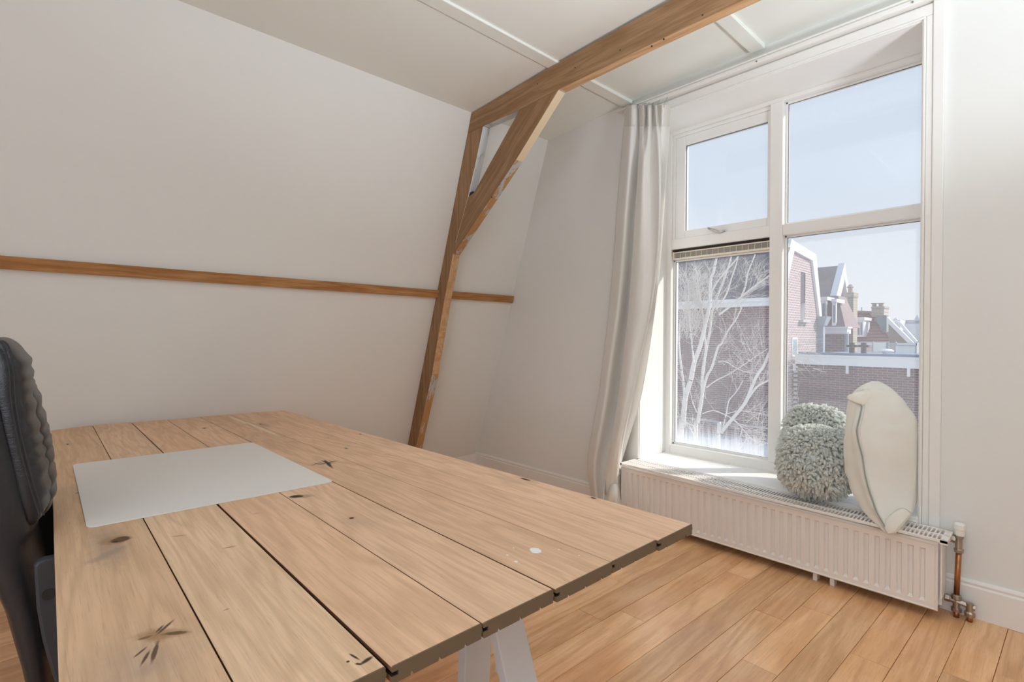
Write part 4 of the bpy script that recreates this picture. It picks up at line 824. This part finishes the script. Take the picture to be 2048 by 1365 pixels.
for x0, x1, y0 in ((1642, 1653, 597), (1664, 1672, 601)):
    d = MB(); pbox(d, x0, x1, y0, 654, hY+.05, .1); pbox(d, x0-1.5, x1+1.5, y0-3, y0+4, hY-.02, 1.0); d = d.build('dormer', WH, h2)
    m = MB(); a, b = at(x0+.5, 605, 1, hY+.15), at(x0+.5, 652, 1, hY+.15); m.box(a.x-.02, a.x+.02, hY+.15, hY+.9, b.z, a.z); m.build('dormer_cheek', PANE, d)
    m = MB(); pbox(m, x0+2.5, x1-2.5, y0+10, 646, hY+.03, .03); m.build('dormer_glass', PANE, d)
GXX = -6.35
A_, L_, R_ = at(1679.5, 539, 0, GXX), at(1662, 606, 0, GXX), at(1697, 640, 0, GXX)
m = MB(); m.prism([(L_.y, GZ), (R_.y, GZ), (R_.y, R_.z), (A_.y, A_.z), (L_.y, L_.z)], 0, GXX-.3, GXX); fix_normals(m.build('gable_wall', brick('slate_grey_brick', (.34, .33, .33), (.40, .39, .39), (.5, .5, .5), (1, 2), .25, .09), h2))
m = MB(); wgt = .42
m.prism([(L_.y-.25, L_.z-.1), (A_.y, A_.z+.25), (A_.y, A_.z-.45), (L_.y+.30, L_.z-.25)], 0, GXX-.05, GXX+.18); m.prism([(R_.y+.15, R_.z-.3), (A_.y, A_.z+.25), (A_.y, A_.z-.30), (R_.y-.15, R_.z-.3)], 0, GXX-.05, GXX+.18); fix_normals(m.build('barge_board', WH, h2))
m = MB(); m.prism([(L_.y-.2, L_.z-.15), (A_.y, A_.z+.15), (R_.y+.1, R_.z)], 0, GXX-4, GXX-.06); fix_normals(m.build('main_roof', paint('brown_slate', (.25, .21, .21), .7, .35, .2, 9), h2))
m = MB(); a, b = at(1677, 607, 0, GXX), at(1684, 650, 0, GXX); m.box(GXX-.05, GXX+.04, a.y, b.y, b.z, a.z); m = m.build('gable_window', WH, h2); MB().box(GXX+.04, GXX+.05, a.y+.08, b.y-.08, b.z+.1, a.z-.1).build('window_glass', PANE, m)
m = MB(); a = at(1693.5, 690, 1, hY-.1); m.tube([(a.x, hY-.12, zr_), (a.x, hY-.12, at(1693, 664, 1, hY).z)], .07, 8); m.build('rain_pipe', ZINC, h2)
m = MB(); a = at(1643, 690, 1, hY-.1); m.tube([(a.x, hY-.12, zr_), (a.x, hY-.12, at(1643, 668, 1, hY).z)], .08, 8); pbox(m, 1639.5, 1647, 657, 668, hY-.2, .3); m.build('rain_pipe', ZINC, h2)
# --- tall chimney
ch = thing('chimney_stack', (at(1701, 650, 1, 24).x, 24.3, GZ), 'tall narrow brick chimney right of the grey gable', 'chimney')
m = MB(); pbox(m, 1695, 1706, 593, 780, 24, .6); pbox(m, 1693, 1707.5, 585, 594, 23.95, .7); m.build('stack', BR4, ch)
a = at(1700.5, 585, 1, 24.3); m = MB(); m.lathe([(.09, 0), (.09, .18), (.13, .20), (.07, .30), (0, .34)], (a.x, 24.3, a.z), 10); m.build('chimney_pot', BR4, ch)
# --- red roofed house
rY = 30; h3 = thing('red_roofed_house', (-6.4, 32, GZ), 'house with red tiled roof, white dormer and squat chimney', 'house')
def slab(m, pts, d, mi=0):
    f = [Vector(p) for p in pts]; b = [p+Vector((0, d, 0)) for p in f]; m.loft([f, b], mi)
ev = lambda px, py, Y: at(px, py, 1, Y)
m = MB(); slab(m, [ev(1706, 684, rY), ev(1790, 684, rY), ev(1744, 629, rY+2.2), ev(1708, 627, rY+2.2)], .25); slab(m, [ev(1790, 684, rY), ev(1800, 684, rY+4), ev(1752, 632, rY+4), ev(1744, 629, rY+2.2)], .05); fix_normals(m.build('roof', RED, h3))
rt = MB(); P0, P1, P2, P3 = ev(1706, 684, rY), ev(1790, 684, rY), ev(1744, 629, rY+2.2), ev(1708, 627, rY+2.2)
for i in range(9):
    t = (i+.5)/9.5; a, b = P0.lerp(P3, t), P1.lerp(P2, t); o_ = Vector((0, -.05, .02)); rt.tube([a+o_, b+o_], .035, 5)
sweep(rt.build('tile_courses', RED, h3), kind='stuff')
rt = MB(); rt.tube([P1+Vector((0, -.06, .05)), P2+Vector((0, -.06, .05))], .12, 6); rt.tube([P2+Vector((0, -.06, .05)), P3+Vector((0, -.06, .05))], .12, 6); rt.build('ridge_tiles', RED, h3)
d = MB(); pbox(d, 1713, 1727, 640, 674, rY-.25, 1.2); pbox(d, 1710.5, 1729, 635, 641, rY-.35, 1.4); d = d.build('dormer', WH, h3)
for x0 in (1715.5, 1721): m = MB(); pbox(m, x0, x0+3.2, 645, 670, rY-.27, .03); m.build('dormer_glass', PANE, d)
m = MB(); pbox(m, 1743, 1768, 614, 634, rY+1.5, 1.0); pbox(m, 1742, 1769, 613, 617, rY+1.45, 1.1); m = m.build('chimney', BR4, h3)
for px in (1748.5, 1762): a = at(px, 614, 1, rY+2); k = MB(); k.lathe([(.10, 0), (.10, .14), (.15, .16), (.15, .20), (0, .20)], (a.x, rY+2, a.z), 8); k.build('chimney_pot', BR4, m)
m = MB(); slab(m, [ev(1766, 670, rY+.6), ev(1773, 678, rY+.6), ev(1773, 631, rY+.6), ev(1750, 631, rY+.6)], .4); m.build('lead_flashing_wall', paint('dark_teal_slate', (.20, .26, .28), .6, .1), h3)
m = MB(); pbox(m, 1773, 1777, 634, 667, rY+.4, .3); m.build('white_edge', WH, h3)
m = MB(); pbox(m, 1722, 1723.5, 615, 627, rY+2.4, .15); m.build('vent_pipe', ZINC, h3)
m = MB(); pbox(m, 1706, 1793, 684, 760, rY, .4); m.build('front_wall', paint('pale_render', (.66, .62, .60), .8, .06), h3)
m = MB(); pbox(m, 1706, 1745, 686, 691, rY-.3, .3); pbox(m, 1708, 1722, 691, 706, rY-.2, .2); m.build('white_fascia', WH, h3)
# --- right-hand house with white barge boards
h4 = thing('brown_roofed_house', (-4.6, 29.5, GZ), 'house with brown roof slope and two white diagonal barge boards', 'house')
m = MB(); slab(m, [ev(1777, 686, 28), ev(1816, 686, 28), ev(1777, 646, 28)], .2); fix_normals(m.build('roof_slope', BRN2, h4))
m = MB(); slab(m, [ev(1774, 634, 27.9), ev(1774, 645, 27.9), ev(1815, 686, 27.9), ev(1827, 686, 27.9)], .2); slab(m, [ev(1790, 641, 28.6), ev(1801, 645, 28.6), ev(1834, 683, 28.6), ev(1829, 684, 28.6)], .2); fix_normals(m.build('barge_board', WH, h4))
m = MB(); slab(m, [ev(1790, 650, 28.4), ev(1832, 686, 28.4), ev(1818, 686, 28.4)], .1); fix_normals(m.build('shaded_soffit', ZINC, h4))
m = MB(); pbox(m, 1777, 1834, 686, 760, 28, .5); m.build('front_wall', paint('grey_render', (.45, .46, .48), .8, .05), h4)
# --- terrace screens on the flat roofs
sc4 = thing('terrace_screen', (at(1812, 705, 1, 20).x, 20, zr_+.01), 'glazed terrace screen in a white frame on the flat roof', 'screen')
SCG = glass('screen_glass', .45, 0, 1, (.55, .62, .66), False)
m = MB(); pbox(m, 1792, 1834, 687, 691, 20, .06); pbox(m, 1791, 1793, 685, 709, 20, .06, zmin=zr_+.01); pbox(m, 1832, 1834, 688, 709, 20, .06, zmin=zr_+.01); m.build('frame', WH, sc4); m = MB(); pbox(m, 1793, 1832, 691, 708, 20.02, .01, zmin=zr_+.03); m.build('glass_panel', SCG, sc4)
sc5 = thing('terrace_screen', (at(1760, 700, 1, 21).x, 21, zr_+.01), 'pale glass terrace screen with posts left of the white-framed screen', 'screen')
m = MB()
for px in (1745.5, 1774, 1776.5, 1791): pbox(m, px-.8, px+.8, 683, 709, 21, .06, zmin=zr_+.01)
m.build('post', ZINC, sc5); m = MB(); pbox(m, 1746, 1774, 686, 708, 21.02, .01, zmin=zr_+.03); m.build('glass_panel', SCG, sc5)
# --- far skyline
far_ = thing('far_rooftops', (-6, 62, GZ), 'pale hazy rooftops with small turrets on the far skyline', 'house')
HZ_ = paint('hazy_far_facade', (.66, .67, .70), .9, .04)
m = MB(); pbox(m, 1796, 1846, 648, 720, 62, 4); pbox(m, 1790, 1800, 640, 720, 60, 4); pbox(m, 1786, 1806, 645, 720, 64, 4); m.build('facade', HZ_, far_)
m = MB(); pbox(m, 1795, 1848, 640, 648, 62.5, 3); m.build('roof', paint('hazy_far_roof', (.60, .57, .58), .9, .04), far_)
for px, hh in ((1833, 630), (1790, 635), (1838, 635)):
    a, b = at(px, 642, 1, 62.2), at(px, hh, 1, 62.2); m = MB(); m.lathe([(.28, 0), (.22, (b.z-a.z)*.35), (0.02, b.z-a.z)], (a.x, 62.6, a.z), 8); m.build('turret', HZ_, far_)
# --- shed roof below, seen low through the left pane
sh = thing('shed', (-8.0, 13.2, GZ), 'blue-grey flat shed roof low behind the birch stems', 'shed'); za = at(1400, 868, 1, 14.4).z
MB().box(-13, -4.8, 12.2, 14.6, za-.12, za).build('roof', SLT, sh); MB().box(-12.8, -5.0, 12.4, 14.4, GZ, za-.12).build('wall', BR3, sh)

# ---------------------------------------------------------------- birch tree
bk = NT('birch_bark'); o_ = bk.obj(); n1 = bk.noise(bk.vmath('MULTIPLY', o_, (6, 6, 34)), 1.0, 4, .6); c_ = bk.mix(bk.step(n1, .60, .68), (.74, .71, .68), (.12, .10, .10)); bk.bsdf(c_, .8, bump=n1, bstr=.2)
tgm = paint('birch_twig_bark', (.62, .57, .53), .8, .2)
TY = 11.0
birch = thing('birch_tree', (-5.3, TY, GZ), 'bare multi-stemmed white birch tree outside the left window pane', 'tree')
def limb(name, pts, w0, w1, base=False, dy=0):
    P = [np.array(at(px, py, 1, TY+dy+(k*.05 if not base else 0))) for k, (px, py) in enumerate(pts)]
    if base: P = [np.array((P[0][0]-.05, P[0][1], GZ))]+P
    n_ = len(P)*5; q = [catmull(P, i/n_) for i in range(n_+1)]
    sc_ = TY*1.016/F_PX
    r_ = [lerp(w0, w1, i/n_)*sc_*.5 for i in range(n_+1)]
    MB().tube(q, r_, 8).build(name, bk.mat, birch, smooth=True); return q
T1 = [(1362, 878), (1365, 857), (1371, 795), (1381.6, 760), (1388.7, 725), (1401, 690), (1410, 651), (1419, 613), (1420.5, 588), (1421.5, 559), (1427, 545), (1432, 520), (1437, 497)]
T2 = [(1391, 892), (1395, 848), (1401, 813), (1404.5, 788), (1404.5, 760), (1407, 734), (1412.4, 700), (1420, 660), (1424, 625), (1436, 590), (1448, 560), (1458, 530), (1466, 500)]
T3 = [(1436, 893), (1443, 866), (1464, 839), (1489, 808), (1503, 776), (1513, 753), (1527.5, 732), (1536, 711), (1549, 688), (1560, 660)]
limbs = [limb('trunk', T1, 13, 4, True), limb('trunk', T2, 9.5, 3, True, .4), limb('trunk', T3, 7.5, 4, True, -.4)]
for pts, w0, w1, dy in (
 ([(1370, 800), (1366, 762), (1361, 722), (1358, 680), (1360, 640)], 6, 3, .2), ([(1405, 786), (1413, 755), (1424, 734), (1436, 695), (1443, 688), (1454.6, 664), (1471.5, 640), (1484, 615)], 6.5, 2.5, .4),
 ([(1489, 808), (1513, 775), (1535, 762), (1560, 742)], 4.5, 2.5, -.4), ([(1438, 630), (1462, 612), (1478, 598), (1500, 580), (1520, 565), (1541, 550), (1560, 535)], 4.5, 2.5, .1),
 ([(1412, 700), (1409, 660), (1404, 620), (1398, 580), (1392, 540)], 4.5, 2, .3), ([(1388, 728), (1384, 690), (1380, 650), (1377, 610), (1378, 560)], 4, 2, -.2), ([(1421, 590), (1432, 568), (1450, 545), (1470, 522), (1480, 505)], 3.5, 2, 0),
 ([(1432, 620), (1452, 590), (1462, 560), (1472, 530), (1478, 505)], 3.5, 1.8, .3), ([(1480, 600), (1490, 575), (1496, 545), (1508, 515), (1512, 500)], 4, 2, .2), ([(1443, 866), (1452, 830), (1458, 802), (1472, 785), (1486, 762)], 2.8, 1.6, -.4),
 ([(1413, 776), (1430, 763), (1455, 750), (1480, 735), (1505, 718), (1535, 698)], 2.8, 1.6, .4), ([(1405, 828), (1425, 822), (1445, 828), (1470, 842), (1488, 862), (1505, 880), (1525, 892)], 2.2, 1.4, .5), ([(1455, 828), (1475, 823), (1500, 824), (1535, 831)], 1.8, 1.2, .2),
 ([(1436, 724), (1452, 724), (1475, 738), (1500, 746), (1538, 747)], 1.9, 1.3, .5), ([(1390, 865), (1386, 852), (1377, 848), (1362, 843)], 2.2, 1.6, -.3), ([(1391, 888), (1386, 868), (1378, 850)], 2.6, 1.8, -.3), ([(1394, 826), (1385, 805), (1381, 780)], 1.8, 1.2, .1),
 ([(1497, 898), (1515, 893), (1530, 888), (1545, 884)], 2.4, 1.6, -.5), ([(1484, 860), (1478, 885), (1480, 905)], 1.6, 1.2, -.5), ([(1490, 868), (1500, 892)], 1.6, 1.2, -.5)):
    limbs.append(limb('branch', pts, w0, w1, False, dy))
ZTW = at(1450, 512, 1, TY).z; rg = random.Random(21); tw_ = MB(); sc_ = TY*1.016/F_PX
def twig(p, d, L_, r_, dep):
    q = [Vector(p)]; v_ = Vector(d)
    for i in range(5):
        v_ = (v_+Vector((rg.gauss(0, .16), rg.gauss(0, .16), rg.gauss(.02, .14)))).normalized(); q.append(q[-1]+v_*L_/5)
    if max(w_.z for w_ in q) > ZTW: return
    tw_.tube(q, [r_*(1-.12*i) for i in range(6)], 3, 0, False)
    if dep:
        for k in range(rg.randint(2, 4)): i = rg.randint(1, 5); nd_ = (v_+Vector((rg.gauss(0, .6), rg.gauss(0, .5), rg.gauss(.1, .5)))).normalized(); twig(q[i], nd_, L_*rg.uniform(.4, .75), r_*.7, dep-1)
for li, q in enumerate(limbs):
    for k in range(34 if li < 2 else 20):
        i = rg.randint(int(len(q)*(.45 if li < 3 else .2)), len(q)-2); p = Vector(q[i]); d = Vector(q[i+1])-Vector(q[i-1])
        if at(1450, 640, 1, TY).z > p.z and rg.random() < .6: continue
        d = (d.normalized()*.6+Vector((rg.gauss(0, .5), rg.gauss(0, .4), rg.uniform(-.1, .8)))).normalized(); twig(p, d, rg.uniform(.4, 1.1), sc_*rg.uniform(.35, .65), 2)
for k in range(170):
    px, py = rg.uniform(1358, 1400), rg.uniform(520, 640); p = at(px, py+40, 1, TY+rg.uniform(-.5, .5)); twig(p, (rg.gauss(.1, .3), rg.gauss(0, .3), 1), rg.uniform(.3, .7), sc_*.5, 1)
for px, py in ((1600, 700), (1596, 690), (1610, 690), (1600, 712)):
    p = at(1565, py+rg.uniform(0, 20), 1, TY); twig(p, (1, .1, rg.uniform(-.1, .35)), rg.uniform(.5, .7), sc_*.55, 2)
sweep(tw_.build('twigs', tgm, birch), kind='stuff')
